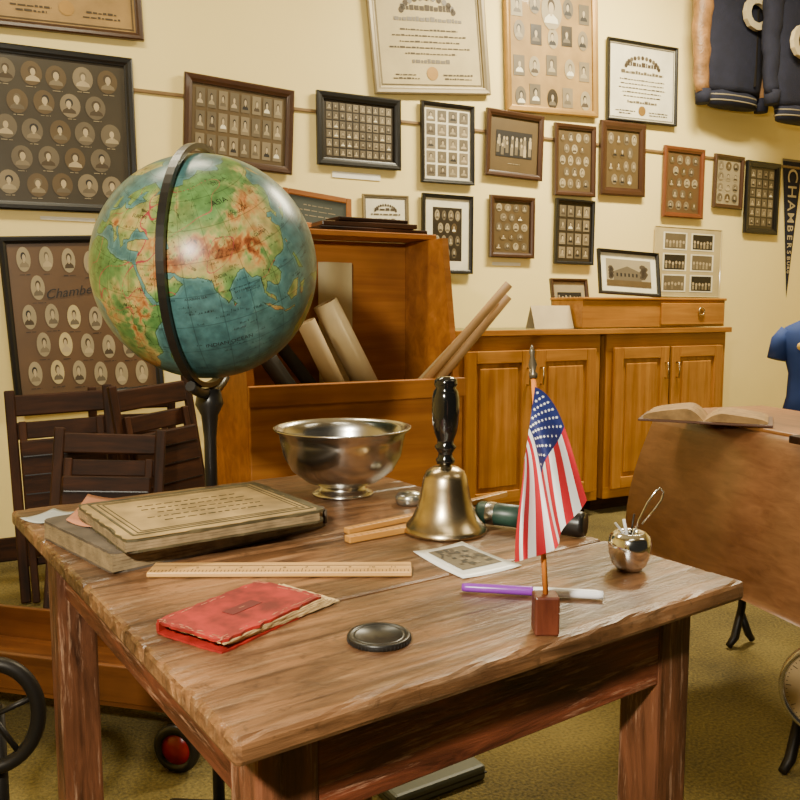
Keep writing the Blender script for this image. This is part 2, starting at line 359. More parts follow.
picture((420,101),(474,107),(472,186),(420,182),m_black,0.02,'rects','narrow black frame with grid of portraits on white',7,bgm=m_white,rows=5,cols=4)
picture((488,108),(545,118),(538,181),(481,175),m_brownf,0.03,'group','tilted brown framed team photograph with wide mat',8,bgm=m_sepia)
picture((504,-60),(598,-50),(594,122),(503,107),m_gold,0.035,'mixed','tall gilt framed composite of scattered portraits',9,bgm=m_yel)
picture((606,37),(676,49),(675,127),(606,120),m_black,0.014,'cert','white certificate in thin black frame',10,bgm=m_white)
picture((554,123),(595,127),(593,198),(552,195),m_brownf,0.028,'ovals','brown framed small oval portrait composite',11,bgm=m_sepia,rows=5,cols=4)
picture((601,121),(646,125),(641,198),(597,194),m_brownf,0.045,'ovals','dark brown wide framed portrait composite',12,bgm=m_sepia,rows=4,cols=4)
picture((422,194),(473,196),(470,275),(420,272),m_black,0.02,'ovals','black framed composite with white mat',13,bgm=m_sepiad,rows=4,cols=4,mat_w=0.045)
picture((489,195),(534,198),(532,259),(488,257),m_brownf,0.028,'ovals','small dark framed oval portrait composite',14,bgm=m_sepia,rows=5,cols=4)
picture((556,199),(595,201),(590,266),(552,263),m_black,0.018,'rects','black framed composite with portrait rows',15,bgm=m_sepiad,rows=4,cols=4)
picture((664,146),(705,150),(699,220),(660,216),m_redf,0.03,'ovals','reddish wood framed portrait composite',16,bgm=m_board,rows=5,cols=4)
picture((717,155),(746,158),(737,210),(708,206),m_brownf,0.025,'ovals','small tilted brown frame with pale portraits',17,bgm=m_lgray,rows=4,cols=3)
picture((747,161),(779,164),(775,236),(741,232),m_black,0.035,'rects','black framed dark class composite',18,bgm=m_sepiad,rows=6,cols=4)
picture((654,226),(721,230),(719,298),(653,296),m_certp,0.006,'collage','unframed beige board of mounted old snapshots',19,bgm=m_certp,dep=0.008)
picture((362,194),(408,196),(408,246),(362,245),m_goldd,0.012,'cert','small white certificate in thin frame',20,bgm=m_white,dep=0.015)
def wall_card(l,t,r_,b):
    p=WP(l,t);q=WP(r_,b)
    o=MB().box((0,-0.003,0),(q[0]-p[0],0.004,p[1]-q[1]),m_label).build('caption_card',None,MW@T((p[0]+q[0])/2,0,(p[1]+q[1])/2))
    o['label']='small white caption card fixed beneath a picture';o['category']='caption card';o['group']='caption cards on the wall'
wall_card(332,171,380,181); wall_card(492,262,520,266); wall_card(40,216,95,222)
# ---------------- cabinets
CF=Vector((1.03,4.2,0)); MC=Matrix.Translation(CF)@Matrix.Rotation(YAW,4,'Z')
m_counter=mat('olive_laminate',(0.13,0.12,0.04),0.3)
def cabinet(x0,label):
    w=0.85;H=0.93;dp_=0.535
    e=empty('cabinet',MC@T(x0,0,0),label,'cabinet','base cabinets')
    b=MB().box((w/2,dp_/2+.02,H/2+.04),(w,dp_-.02,H-.08),m_oak,bev=0.002); b.box((w/2,dp_/2+.05,0.04),(w,dp_-.1,0.08),m_dark)
    for cx,ww in((0.03,.06),(w-.03,.06)): b.box((cx,.0185,H/2+.04),(ww,.02,H-.08),m_oak,bev=.002)
    for cz,hh in((0.11,.06),(H-.045,.09)): b.box((w/2,.0175,cz),(w,.02,hh),m_oakx,bev=.002)
    b.build('body',e)
    for k in range(2):
        dw=0.375; cx=0.04+dw/2+k*(dw+.02); dz=0.73; cz=0.13+dz/2
        d=MB(); y=-0.004
        for sx in(-1,1): d.box((cx+sx*(dw/2-.03),y,cz),(.06,.02,dz),m_oak,bev=.004)
        for sz in(-1,1): d.box((cx,y,cz+sz*(dz/2-.03)),(dw-.12,.02,.06),m_oakx,bev=.004)
        d.box((cx,y+.006,cz),(dw-.11,.008,dz-.11),m_oak)
        d.box((cx,y-.0,cz),(dw-.16,.014,dz-.16),m_oak,bev=.012)
        do=d.build('door',e)
        hx=cx+(dw/2-.03)*(1 if k==0 else -1)
        MB().tube([(hx,y-.01,cz+.20),(hx,y-.03,cz+.20),(hx,y-.034,cz+.24),(hx,y-.03,cz+.28),(hx,y-.01,cz+.28)],.004,m_brass).build('handle',do,label='small brass pull handle')
    return e
cabinet(-0.87,'orange oak base cabinet with two panel doors beside the bin')
cabinet(0.02,'orange oak base cabinet with two panel doors under drawer box')
o=MB().box((0.0,0.262,0.9435),(1.78,0.545,0.022),m_counter,bev=.003).box((0.0,-0.012,0.943),(1.78,0.012,0.028),m_oakx,bev=.003).build('countertop',None,MC,label='thin olive countertop with wood edge along the oak cabinets',category='countertop')
CT=0.957
e=empty('drawer_box',MC@T(-0.12,0.03,CT),'long orange oak drawer box sitting on the countertop','drawer box')
BXD=.25
MB().box((0.5,BXD/2,.073),(1.0,BXD,.14),m_oakx,bev=.003).box((.5,BXD/2,.15),(1.01,BXD+.02,.014),m_oakx,bev=.004).build('body',e)
do=MB().box((.75,-.008,.072),(.46,.015,.115),m_oakx,bev=.004).build('drawer',e)
MB().tube([(.80+.02*math.cos(2*math.pi*k/20),-.022,.085+.02*math.sin(2*math.pi*k/20)) for k in range(20)],.004,m_brass,closed=True).build('handle',do)
def leaning(tl,br,y,tilt,fr,fw,kind,label,seed,bgm,mat_w=0,yaw=0,zb=CT,roll=0):
    a=RY(*tl,y);b=RY(*br,y); w=(b.x-a.x);h=(a.z-zb)
    M=T((a.x+b.x)/2,y,zb+h/2+.002)@Matrix.Rotation(math.radians(yaw),4,'Z')@RX(-tilt)@RYm(roll)
    e=make_picture(M,w,h,fr,fw,kind,label,seed,bgm,3,3,mat_w)
    e['group']='pictures propped up'; return e
e=leaning((593,251),(663,298),4.42,12,m_black,.016,'building','black framed photograph of a building propped on drawer box',30,m_white,0.0,yaw=20,zb=CT+.163,roll=3)
e=leaning((547,279),(592,320),4.58,10,m_brownf,.018,'group','small brown framed photograph leaning on the countertop',31,m_lgray,0,yaw=27)
p=RY(552,324,4.19); 
o=MB().add([(-.12,-.04,0),(.12,-.04,0),(.12,0,.115),(-.12,0,.115),(-.12,.04,0),(.12,.04,0)],[[0,1,2,3],[3,2,5,4]],m_cream).build('tent_card',None,T(p.x-.01,p.y,CT)@RZ(27))
o['label']='folded cream paper sign standing on the countertop';o['category']='card'
# ---------------- bin
BW=0.715;BD=0.38;FRc=Vector((0.204,2.70,0)); FL=FRc-WD*BW
MBn=Matrix.Translation(FL)@Matrix.Rotation(YAW,4,'Z')
e=empty('map_bin',MBn,'orange wooden map bin with low front and tall back','storage bin')
ZF=.832;ZB=1.285
MB().box((BW/2,.012,ZF/2),(BW,.022,ZF),m_bin,bev=.003).box((BW/2,-.004,ZF-.03),(BW+.01,.012,.06),m_bin,bev=.003).build('front_panel',e)
prof=[(0.0231,0),(BD,0),(BD,ZB),(.10,ZB),(.085,1.20),(.0231,ZF)]
for x0 in(0,BW-.022): MB().prism(prof,(x0,x0+.022),m_bin).build('side_panel',e)
MB().box((BW/2,BD-.012,ZB/2),(BW-.046,.02,ZB-.002),m_bin).build('back_panel',e)
MB().box((BW/2,BD/2+.13,ZB+.0105),(BW+.02,.26,.018),m_bin,bev=.003).build('top_shelf',e)
MB().box((BW/2,.2,.1),(BW-.05,.33,.02),m_bin).build('bottom_board',e)
m_manila=mat('manila_roll',(0.36,0.25,0.115),0.7); m_cardb=mat('brown_tube',(0.33,0.18,0.06),0.6); m_darkroll=mat('dark_cloth_roll',(0.035,0.03,0.022),0.8)
def roll(a,b,r,m,label,hollow=True,cat='paper roll'):
    d=(b-a); L=d.length; q=d.to_track_quat('Z','Y').to_matrix().to_4x4()
    mb=MB().lathe([(r*.0,0),(r,0),(r,L),(r*.86,L),(r*.86,L-.03),(r*.45,L-.02),(r*.4,L-.002),(r*.3,L-.002),(r*.28,L-.04),(0,L-.04)],m,n=24)
    o=mb.build('paper_roll',None,Matrix.Translation(a)@q); o['label']=label;o['category']=cat;o['group']='rolled maps in the bin'
roll(RY(394,440,2.80),RY(325,303,2.72),.042,m_cream,'thick cream paper roll leaning inside the wooden bin')
roll(RY(362,440,2.70),RY(306,322,2.62),.030,m_manila,'cream rolled map leaning inside the wooden bin')
roll(RY(318,430,2.62),RY(262,350,2.55),.028,m_darkroll,'dark cloth roll leaning inside the wooden bin')
roll(RY(345,430,2.79),RY(275,338,2.72),.022,m_darkroll,'dark cloth roll leaning inside the wooden bin')
roll(RY(400,410,2.685),RY(509,284,2.66),.014,m_cardb,'long brown cardboard tube poking out of the bin')
roll(RY(410,415,2.725),RY(508,296,2.70),.015,m_cardb,'long brown cardboard tube poking out of the bin')
roll(RY(395,408,2.72),RY(496,301,2.74),.012,m_manila,'long brown cardboard tube poking out of the bin')
pl=MBn@Vector((0,BD-.05,0))
def onback(u,v):
    r=ray(u,v); t=((pl-CAM).dot(WN))/r.dot(WN); return CAM+r*t
a=onback(318,262);b=onback(353,400); n=12; vs=[];fs=[]
for i in range(n+1):
    t=i/n; q=a.lerp(Vector((b.x,b.y,a.z)),t)+WN*(.012*math.sin(t*5)+.01*t*t)
    vs+=[(q.x,q.y,b.z-.25),(q.x,q.y,a.z)]
for i in range(n): fs.append([2*i,2*i+2,2*i+3,2*i+1])
o=MB().add(vs,fs,m_certp,smooth=True).build('map_sheet'); o['label']='curled aged map sheet standing in the wooden bin';o['category']='map'
def bt(x,y,z): return MBn@T(x,y,z)
zt=ZB+.0195
for i,(x,y,w,d,h,c,yaw) in enumerate([(.50,.265,.40,.12,.014,m_dark,2),(.49,.265,.34,.11,.016,m_brownf,-2),(.50,.265,.26,.10,.012,m_dark,3)]):
    o=MB().box((0,0,h/2),(w,d,h),c,bev=.003).box((0,0,h+.0008),(w-.05,d-.05,.0012),m_sepia).build('picture_frame',None,bt(x,y,zt)@RZ(yaw)); zt+=h+.002
    o['label']='dark picture frame lying flat in stack on the bin';o['category']='frame';o['group']='stacked frames on the bin'
m_slate=mat('slate_board',(0.06,0.07,0.055),0.6)
e=empty('slate_board',bt(.37,.385,ZB+.0195+.078)@RX(-14)@RYm(6),'small wood framed writing slate leaning on the bin top','slate')
fb=MB()
for sx in(-1,1): fb.box((sx*.115,0,0),(.02,.012,.13),m_bin,bev=.003)
for sz in(-1,1): fb.box((0,0,sz*.055),(.21,.012,.02),m_bin,bev=.003)
fb.build('frame',e); sb=MB().box((0,.001,0),(.21,.005,.09),m_slate); lines(sb,0,.015,.14,-.0018,rnd,m_lgray,.004,3,.018); sb.build('panel',e)
# ---------------- globe
gc=RY(206,268,1.47); R=0.1925
def inpoly(lon,lat,poly):
    x=lon;y=lat; res=np.zeros(x.shape,bool); n=len(poly); j=n-1
    for i in range(n):
        xi,yi=poly[i];xj,yj=poly[j]
        if yi!=yj:
            c=((yi>y)!=(yj>y))&(x<(xj-xi)*(y-yi)/(yj-yi)+xi); res^=c
        j=i
    return res
eur=[(-10,37),(-9,43),(-2,43.5),(-1,46),(-5,48.5),(2,51),(8,54),(8,57),(11,55),(14,54),(20,55),(24,58),(30,60),(25,60.5),(22,61),(25,65),(21,64),(17,61),(18,60),(16,56),(12,56),(11,59),(5,59),(6,63),(14,68),(25,71),(40,67),(35,64),(44,66),(45,68),(60,69),(68,69),(70,73),(80,73),(95,76),(105,78),(113,74),(130,71),(140,73),(160,70),(180,69),(190,66),(180,63),(170,60),(163,60),(162,56),(157,51),(156,57),(163,62),(155,59),(142,59),(135,54),(141,52),(140,48),(132,43),(128,40),(129,36),(126,35),(125,39),(121,40),(118,38),(122,37),(119,35),(122,31),(120,26),(114,22),(108,21),(106,18),(109,13),(107,10),(105,9),(101,13),(99,10),(103,4),(103,1.5),(100,5),(98,9),(98,16),(94,17),(91,22),(87,21),(80,15),(80,10),(77,8),(73,17),(72,21),(67,24),(60,25),(56,27),(51,28),(48,30),(50,26),(54,24),(56,26),(60,22),(55,17),(45,13),(43,16),(39,21),(35,28),(34,32),(36,36),(30,36),(27,37),(27,40),(33,42),(41,41.5),(38,45),(35,45),(31,46.5),(28,43),(28,41),(23,40),(24,38),(22,36.5),(20,40),(14,45),(13,44),(18,40),(16,38),(12,42),(8,44),(3,43),(0,40),(-2,37),(-6,36)]
casp=[(47,45),(53,46),(53,41),(54,37),(50,37),(49,41)]
afr=[(-6,35.5),(3,37),(10,37),(11,34),(20,31),(32,31),(34,27),(37,21),(43,12),(51,12),(48,5),(40,-3),(40,-15),(35,-20),(35,-25),(30,-31),(20,-35),(18,-33),(12,-18),(13,-8),(9,1),(9,4),(4,6),(-8,4.5),(-15,11),(-17,15),(-16,22),(-10,30)]
aus=[(114,-22),(122,-18),(130,-12),(136,-12),(136,-16),(140,-17),(142,-11),(146,-19),(153,-26),(150,-37),(144,-38),(138,-34),(131,-31),(120,-34),(115,-34)]
nam=[(-168,66),(-156,71),(-125,70),(-95,72),(-82,68),(-94,60),(-80,52),(-78,62),(-65,58),(-56,52),(-66,44),(-75,38),(-81,30),(-84,30),(-97,26),(-95,18),(-87,21),(-84,10),(-78,8),(-95,15),(-106,22),(-117,32),(-124,42),(-130,54),(-150,60),(-160,56),(-165,62)]
sam=[(-78,8),(-62,10),(-50,0),(-35,-7),(-40,-22),(-55,-34),(-65,-42),(-70,-54),(-74,-48),(-71,-20),(-81,-5)]
isl=[[(109,2),(115,5),(119,5),(116,-3),(111,-3)],[(95,5),(104,-2),(106,-6),(102,-4)],[(105,-6),(114,-7),(114,-8.5),(106,-7.5)],[(131,-1),(141,-3),(150,-10),(138,-8)],[(120,18),(122,18),(126,7),(122,9)],[(130,32),(136,34),(141,36),(142,44),(139,39),(132,35)],[(80,9),(82,7),(80,6)],[(44,-16),(50,-15),(47,-25),(44,-24)],[(-5,50),(1,52),(-3,58.5),(-6,56)],[(120,1),(125,1),(122,-5),(120,-4)],[(120,25),(122,25),(121,22)],[(-50,60),(-20,70),(-20,82),(-60,80),(-55,70)]]
nlon,nlat=1080,540
lon=np.linspace(-180,180,nlon,endpoint=False); lat=np.linspace(-90,90,nlat+1)
LO,LA=np.meshgrid(lon,lat)
rs=np.random.RandomState(3)
def fn(x,y,z,oct=5,f0=3.0):
    v=np.zeros(x.shape); a=1
    for o_ in range(oct):
        for k in range(5):
            d=rs.normal(size=3); d/=np.linalg.norm(d); v+=a*np.sin((x*d[0]+y*d[1]+z*d[2])*f0*2**o_+rs.uniform(0,6.28))/3
        a*=0.6
    return v
X=np.cos(np.radians(LA))*np.cos(np.radians(LO));Y=np.cos(np.radians(LA))*np.sin(np.radians(LO));Z=np.sin(np.radians(LA))
wx=fn(X,Y,Z,5,12)*0.9; wy=fn(X,Y,Z,5,12)*0.9; nz=fn(X,Y,Z,6,6)
lo=LO+wx; la=LA+wy
land=np.zeros(LO.shape,bool)
for p in [eur,afr,aus,nam,sam]+isl: land|=inpoly(lo,la,p)|inpoly(lo+360,la,p)
land&=~inpoly(lo,la,casp)
elev=nz*0.55-.1
ridge=1-np.abs(fn(X,Y,Z,5,16))*1.6
for (a,b,s1,s2,am) in [(88,33,15,5,1.3),(72,38,8,5,1.1),(100,28,7,8,1.1),(100,47,16,5,1.0),(55,32,10,5,1.0),(45,40,8,4,1.0),(125,55,16,6,.8),(145,65,12,5,.9),(38,8,6,8,1.3),(30,-5,5,12,1),(-110,42,8,16,1.6),(-70,-20,4,24,1.8),(10,46,6,2,1.2),(60,60,2,9,1),(76,15,3,7,.8),(132,-25,10,6,.9),(22,5,18,20,.6),(46,24,8,6,.8)]:
    elev+=am*np.exp(-((LO-a)/s1)**2-((LA-b)/s2)**2)*(0.3+0.9*ridge)
cols=np.zeros(LO.shape+(4,)); cols[...,3]=1
ocean=np.array([0.045,0.115,0.118]); oc2=np.array([0.085,0.19,0.165])
bl=land.astype(float)
for k in range(16): bl=(bl+np.roll(bl,1,1)+np.roll(bl,-1,1)+np.roll(bl,1,0)+np.roll(bl,-1,0))/5
t=np.clip(np.round((bl*2.2+nz*.12+.15)*3)/3,0,1)[...,None]; cols[...,:3]=ocean*(1-t)+oc2*t
stops=[(-1.5,(0.05,0.13,0.035)),(-0.3,(0.085,0.18,0.05)),(0.1,(0.17,0.23,0.07)),(0.4,(0.33,0.27,0.09)),(0.8,(0.36,0.18,0.055)),(1.15,(0.26,0.09,0.026)),(2.0,(0.13,0.035,0.012))]
lc=np.stack([np.interp(elev,[s[0] for s in stops],[s[1][c] for s in stops]) for c in range(3)],-1)
cols[...,:3]=np.where(land[...,None],lc,cols[...,:3])
edge=land&~(np.roll(land,1,1)&np.roll(land,-1,1)&np.roll(land,1,0)&np.roll(land,-1,0))
cols[edge,:3]*=0.15
g=((np.abs(((LO+7.5)%15)-7.5)<0.2)|(np.abs(((LA+7.5)%15)-7.5)<0.2)); cols[g,:3]*=0.5
riv=(np.abs(fn(X,Y,Z,4,9))<0.016)&land; cols[riv,:3]=cols[riv,:3]*.3
bor=(np.abs(fn(X,Y,Z,3,7))<0.016)&land; cols[bor,:3]=(0.30,0.04,0.05)
rt=np.random.RandomState(9)
for k in range(700):
    la_=rt.uniform(-50,72); lo_=rt.uniform(-180,180); ln_=rt.randint(5,12); j=int((la_+90)/180*nlat); i=int((lo_+180)/360*nlon)
    for q in range(ln_):
        if rt.rand()<.75: cols[j:j+rt.randint(1,4),(i+q*2)%nlon,:3]*=.18
verts=(np.stack([X,Y,Z],-1).reshape(-1,3)*R).tolist()
I,J=np.meshgrid(np.arange(nlon),np.arange(nlat)); K=(I+1)%nlon
fsn=np.stack([J*nlon+I,J*nlon+K,(J+1)*nlon+K,(J+1)*nlon+I],-1).reshape(-1,4).tolist()
lm=MB()
for txt,lo_,la_,sz in [('INDIAN OCEAN',75,-12,3.2),('PACIFIC OCEAN',150,22,3.2),('ASIA',95,55,4),('CHINA',108,34,2.4),('INDIA',78,22,2.2),('SIBERIA',110,65,2.8),('ARABIAN SEA',64,14,1.7),('BAY OF BENGAL',88,13,1.5),('EUROPE',30,52,2.4),('AUSTRALIA',134,-24,2.2),('PHILIPPINES',130,12,1.4),('TIBET',88,32,1.6),('IRAN',54,33,1.6),('MONGOLIA',103,47,1.8),('ARABIA',46,24,1.8),('AFRICA',30,10,2.5)]:
    def mp_(v,lo_=lo_,la_=la_):
        b_=math.radians(la_+v.y); a_=math.radians(lo_+v.x/max(.3,math.cos(math.radians(la_)))); rr_=R*1.0012
        return Vector((rr_*math.cos(b_)*math.cos(a_),rr_*math.cos(b_)*math.sin(a_),rr_*math.sin(b_)))
    lm.text(txt,sz,m_ink,None,fn=mp_)
nb0=len(verts); verts+= [tuple(v) for v in lm.v]; fsn+= [[i+nb0 for i in f] for f in lm.f]
colf=np.concatenate([cols.reshape(-1,4),np.tile(np.array([[.012,.01,.008,1]]),(len(lm.v),1))])
me=D.meshes.new('globe_ball'); me.from_pydata(verts,[],fsn)
ca=me.color_attributes.new('Map','FLOAT_COLOR','POINT'); ca.data.foreach_set('color',colf.reshape(-1).astype(np.float32))
m_map,nt,b=newmat('globe_map'); at=nt.nodes.new('ShaderNodeAttribute'); at.attribute_name='Map'
nz_=nt.nodes.new('ShaderNodeTexNoise'); nz_.inputs['Scale'].default_value=60; nz_.inputs['Detail'].default_value=4
tcn=nt.nodes.new('ShaderNodeTexCoord'); nt.links.new(tcn.outputs['Object'],nz_.inputs['Vector'])
mr=nt.nodes.new('ShaderNodeMapRange'); mr.inputs[1].default_value=.3; mr.inputs[2].default_value=.7; mr.inputs[3].default_value=.65; mr.inputs[4].default_value=1.3; nt.links.new(nz_.outputs['Fac'],mr.inputs[0])
mx=nt.nodes.new('ShaderNodeMix'); mx.data_type='RGBA'; mx.blend_type='MULTIPLY'; mx.inputs[0].default_value=1
nt.links.new(at.outputs['Color'],mx.inputs[6]); nt.links.new(mr.outputs[0],mx.inputs[7]); nt.links.new(mx.outputs[2],b.inputs['Base Color'])
b.inputs['Roughness'].default_value=0.30; b.inputs['Specular IOR Level'].default_value=.3
me.materials.append(m_map)
me.polygons.foreach_set('use_smooth',[True]*len(me.polygons))
eg=empty('floor_globe',T(gc.x,gc.y,0),'large relief globe in dark ring on floor stand behind table','globe')
ball=D.objects.new('globe_ball',me); C.scene.collection.objects.link(ball); ball.parent=eg
tc_=(CAM-gc).normalized(); lon0,lat0=math.radians(72),math.radians(27)
f0=Vector((math.cos(lat0)*math.cos(lon0),math.cos(lat0)*math.sin(lon0),math.sin(lat0)))
n0=Vector((-math.sin(lat0)*math.cos(lon0),-math.sin(lat0)*math.sin(lon0),math.cos(lat0))); e0=n0.cross(f0)
upw=Vector((0,0,1)); upw=(upw-tc_*upw.dot(tc_)).normalized(); rw=upw.cross(tc_)
ro=math.radians(12); up2=upw*math.cos(ro)-rw*math.sin(ro); r2=up2.cross(tc_)
A=Matrix((r2,up2,tc_)).transposed(); B=Matrix((e0,n0,f0))
ball.matrix_local=T(0,0,gc.z)@(A@B).to_4x4()
cdir=Vector((tc_.x,tc_.y,0)).normalized(); rdir=Vector((-cdir.y,cdir.x,0))
if rdir.x<0: rdir=-rdir
hd=cdir*math.cos(math.radians(19))-rdir*math.sin(math.radians(19)); nd=Vector((0,0,1)).cross(hd)
mb=MB(); n=72; vs=[];fs=[]
for i in range(n):
    a=2*math.pi*i/n; d=hd*math.cos(a)+Vector((0,0,1))*math.sin(a)
    for rr,ax in((.2,-.0065),(.2,.0065),(.209,.0065),(.209,-.0065)): vs.append(d*rr+nd*ax+Vector((0,0,gc.z)))
for i in range(n):
    k=(i+1)%n
    for q in range(4): l=(q+1)%4; fs.append([i*4+q,i*4+l,k*4+l,k*4+q])
mb.add(vs,fs,m_black,smooth=False).build('meridian_ring',eg)
pole=(A@B)@Vector((0,0,1))
MB().tube([Vector((0,0,gc.z))+pole*.19,Vector((0,0,gc.z))+pole*.205],.006,m_iron).build('pivot',eg)
zb_=gc.z-.209
mb=MB().lathe([(0,.06),(.011,.06),(.011,zb_-.09),(.015,zb_-.05),(.025,zb_-.03),(.02,zb_-.004),(0,zb_-.002)],m_black,n=20)
arc=[hd*(.219*math.cos(math.radians(t)))+Vector((0,0,gc.z+.219*math.sin(math.radians(t)))) for t in range(-115,-64,5)]
mb.tube(arc,.009,m_black,n=8); mb.build('pedestal',eg)
mb=MB()
for k in range(3):
    a=math.radians(30+120*k); mb.tube([(0,0,.12),(.12*math.cos(a),.12*math.sin(a),.09),(.2*math.cos(a),.2*math.sin(a),.014)],[.016,.013,.012],m_iron)
mb.build('base',eg)
# ---------------- table
TA=math.radians(34.8); F0=PZ(235,742); MT=Matrix.Translation((F0.x,F0.y,0))@Matrix.Rotation(TA,4,'Z')
TW,TL=0.610,0.825
et=empty('wooden_table',MT,'old worn brown wooden work table with distressed legs','table')
mb=MB(); nb=4; cr=random.Random(17)
for k in range(nb):
    w=TL/nb; mb.box((TW/2,w*(k+.5),.739),(TW,w-.0006,.022),m_top,bev=.005)
bm=bmesh.new(); tmp=D.meshes.new('tmp'); tmp.from_pydata(mb.v,[],mb.f); bm.from_mesh(tmp)
bmesh.ops.subdivide_edges(bm,edges=[e_ for e_ in bm.edges if e_.calc_length()>.15],cuts=28,use_grid_fill=True)
for v in bm.verts:
    if v.co.z>.743 and (v.co.x<.007 or v.co.x>TW-.007 or v.co.y<.007 or v.co.y>TL-.007):
        if cr.random()<.35:
            s_=cr.uniform(0,.0024); v.co.z-=s_*.7
            v.co.x+= s_ if v.co.x<.007 else (-s_ if v.co.x>TW-.007 else 0); v.co.y+= s_ if v.co.y<.007 else (-s_ if v.co.y>TL-.007 else 0)
bm.verts.index_update(); m2=MB().add([v.co.copy() for v in bm.verts],[[v.index for v in f.verts] for f in bm.faces],m_top); bm.free(); D.meshes.remove(tmp)
m2.build('tabletop',et)
lg=.056; XL,XR=.040,TW-.022-lg; YF,YB=.052,TL-.035-lg
for x in(XL,XR):
    for y in(YF,YB):
        MB().box((x+lg/2,y+lg/2,.364),(lg,lg,.728),m_leg,bev=.004).build('leg',et)
za=.728-.05
for y in(YF+.012,YB+lg-.022): MB().box(((XL+XR+lg)/2,y,za),(XR-XL-lg+.002,.02,.098),m_apron,bev=.002).build('apron',et)
for x in(XL+.022,XR+lg-.022): MB().box((x,(YF+YB+lg)/2,za),(.02,YB-YF-lg+.002,.098),m_aprony,bev=.002).build('apron',et)
Zt=.7502
def rectM(L,Fp,Rp,z):
    l=PZ(*L,z);f=PZ(*Fp,z);r=PZ(*Rp,z)
    ex=(r-f); ey=(l-f); w=ex.length; d=ey.length; ang=math.atan2(ex.y,ex.x); ang2=math.atan2(ey.y,ey.x)-math.pi/2
    an=(ang*w+ang2*d)/(w+d)
    return Matrix.Translation((f.x,f.y,0))@Matrix.Rotation(an,4,'Z'),w,d
m_ledger=mat('gray_cloth_cover',(0.080,0.060,0.042),0.7,var=0.4,scale=30)
m_pages=mat('page_edges',(0.20,0.14,0.07),0.8,var=.3,scale=60)
m_alb=mat('tan_album_cover',(0.33,0.22,0.085),0.5,var=0.4,scale=22)
m_albd=mat('dark_album_border',(0.065,0.052,0.024),0.5,var=.4,scale=40)
def ragged_slab(mb,w,d,z0,z1,m,amp,seed,corner=0.0):
    r=random.Random(seed); pts=[]
    per=[(0,0,w,0),(w,0,w,d),(w,d,0,d),(0,d,0,0)]
    for (x0,y0,x1,y1) in per:
        for k in range(18):
            t=k/18; nx,ny=(y1-y0),-(x1-x0); L=math.hypot(nx,ny); o_=r.uniform(-amp,amp*.2)
            x=x0+(x1-x0)*t+nx/L*o_; y=y0+(y1-y0)*t+ny/L*o_
            if corner:
                for cx,cy in((0,0),(w,0),(w,d),(0,d)):
                    dd_=math.hypot(x-cx,y-cy)
                    if dd_<corner: f=(corner-dd_)*.5/corner; x+=(w/2-cx)*f*.06; y+=(d/2-cy)*f*.08
            pts.append((x,y))
    n=len(pts); vs=[(a,b_,z0) for a,b_ in pts]+[(a,b_,z1) for a,b_ in pts]
    mb.add(vs,[list(range(n))[::-1],list(range(n,2*n))]+[[i,(i+1)%n,n+(i+1)%n,n+i] for i in range(n)],m)
M,w,d=rectM((40,519),(112,553),(330,508),Zt+.026)
e=empty('ledger_book',M@T(0,0,Zt),'thick gray cloth-bound ledger lying on the table','book','stacked old books')
mb=MB(); ragged_slab(mb,w,d,0,.003,m_ledger,.0015,1,.012); ragged_slab(mb,w,d,.023,.026,m_ledger,.0015,2,.012)
mb.box((w-.002,d/2,.013),(.004,d-.01,.0198),m_ledger,bev=.001).build('cover',e)
mb=MB()
for k in range(5): ragged_slab(mb,w-.012,d-.010,.0031+k*.00395,.0031+k*.00395+.0037,m_pages,.001,20+k)
mb.build('pages',e)
M,w,d=rectM((80,504),(125,541),(325,508),Zt+.043)
e=empty('photo_album',M@T(0,0,Zt+.0265),'old tan album with dark decorative border atop ledger','book','stacked old books')
mb=MB(); ragged_slab(mb,w,d,0,.003,m_albd,.002,3,.012); ragged_slab(mb,w,d,.013,.0165,m_albd,.002,4,.012); mb.box((w/2,d-.003,.008),(w-.01,.004,.0098),m_albd)
ragged_slab(mb,w-.010,d-.010,.0165,.0171,m_alb,.004,5,.012)
z=.0175
def frame_lines(t,th,m):
    for a in(t,w-t): mb.box((a,d/2,z),(th,d-2*t,.0006),m)
    for a in(t,d-t): mb.box((w/2,a,z),(w-2*t,th,.0006),m)
frame_lines(.014,.003,m_albd); frame_lines(.022,.0015,m_albd); frame_lines(.028,.001,m_albd)
lr=random.Random(5)
for k in range(5):
    x=.05+lr.uniform(0,.03)
    while x<w-.06:
        l=lr.uniform(.004,.012); mb.box((x+l/2,d*.3+k*d*.1,z),(l,lr.uniform(.0010,.0025),.0006),m_albd); x+=l+.004
mb.build('cover',e)
mb=MB()
for k in range(3): ragged_slab(mb,w-.012,d-.01,.0031+k*.0033,.0031+k*.0033+.003,m_pages,.0015,30+k)
mb.build('pages',e)
m_salmon=mat('salmon_paper',(0.45,0.18,0.09),0.8)
def sheet(corners,z,m,name,label,cat,curl=.003):
    ps=[PZ(*c,z) for c in corners]; n=8; vs=[];fs=[]
    for i in range(n+1):
        for j in range(n+1):
            a,b_=i/n,j/n; p=(ps[0]*(1-a)+ps[1]*a)*(1-b_)+(ps[3]*(1-a)+ps[2]*a)*b_
            vs.append((p.x,p.y,z+curl*((2*a-1)**2)*((2*b_-1)**2)+.0004))
    for i in range(n):
        for j in range(n): k=i*(n+1)+j; fs.append([k,k+n+1,k+n+2,k+1])
    c=sum(ps,Vector())/4
    o=MB().add([Vector(v)-c for v in vs],fs,m,smooth=True).build(name,None,Matrix.Translation(c)); 
    md=o.modifiers.new('s','SOLIDIFY'); md.thickness=.0005
    o['label']=label;o['category']=cat; return o,ps
sheet([(66,522),(92,529),(128,500),(88,496)],Zt+.0268,m_salmon,'paper_sheet','salmon coloured paper tucked under the old album','paper')
m_paleb=mat('pale_blue_paper',(0.42,0.44,0.42),.8)
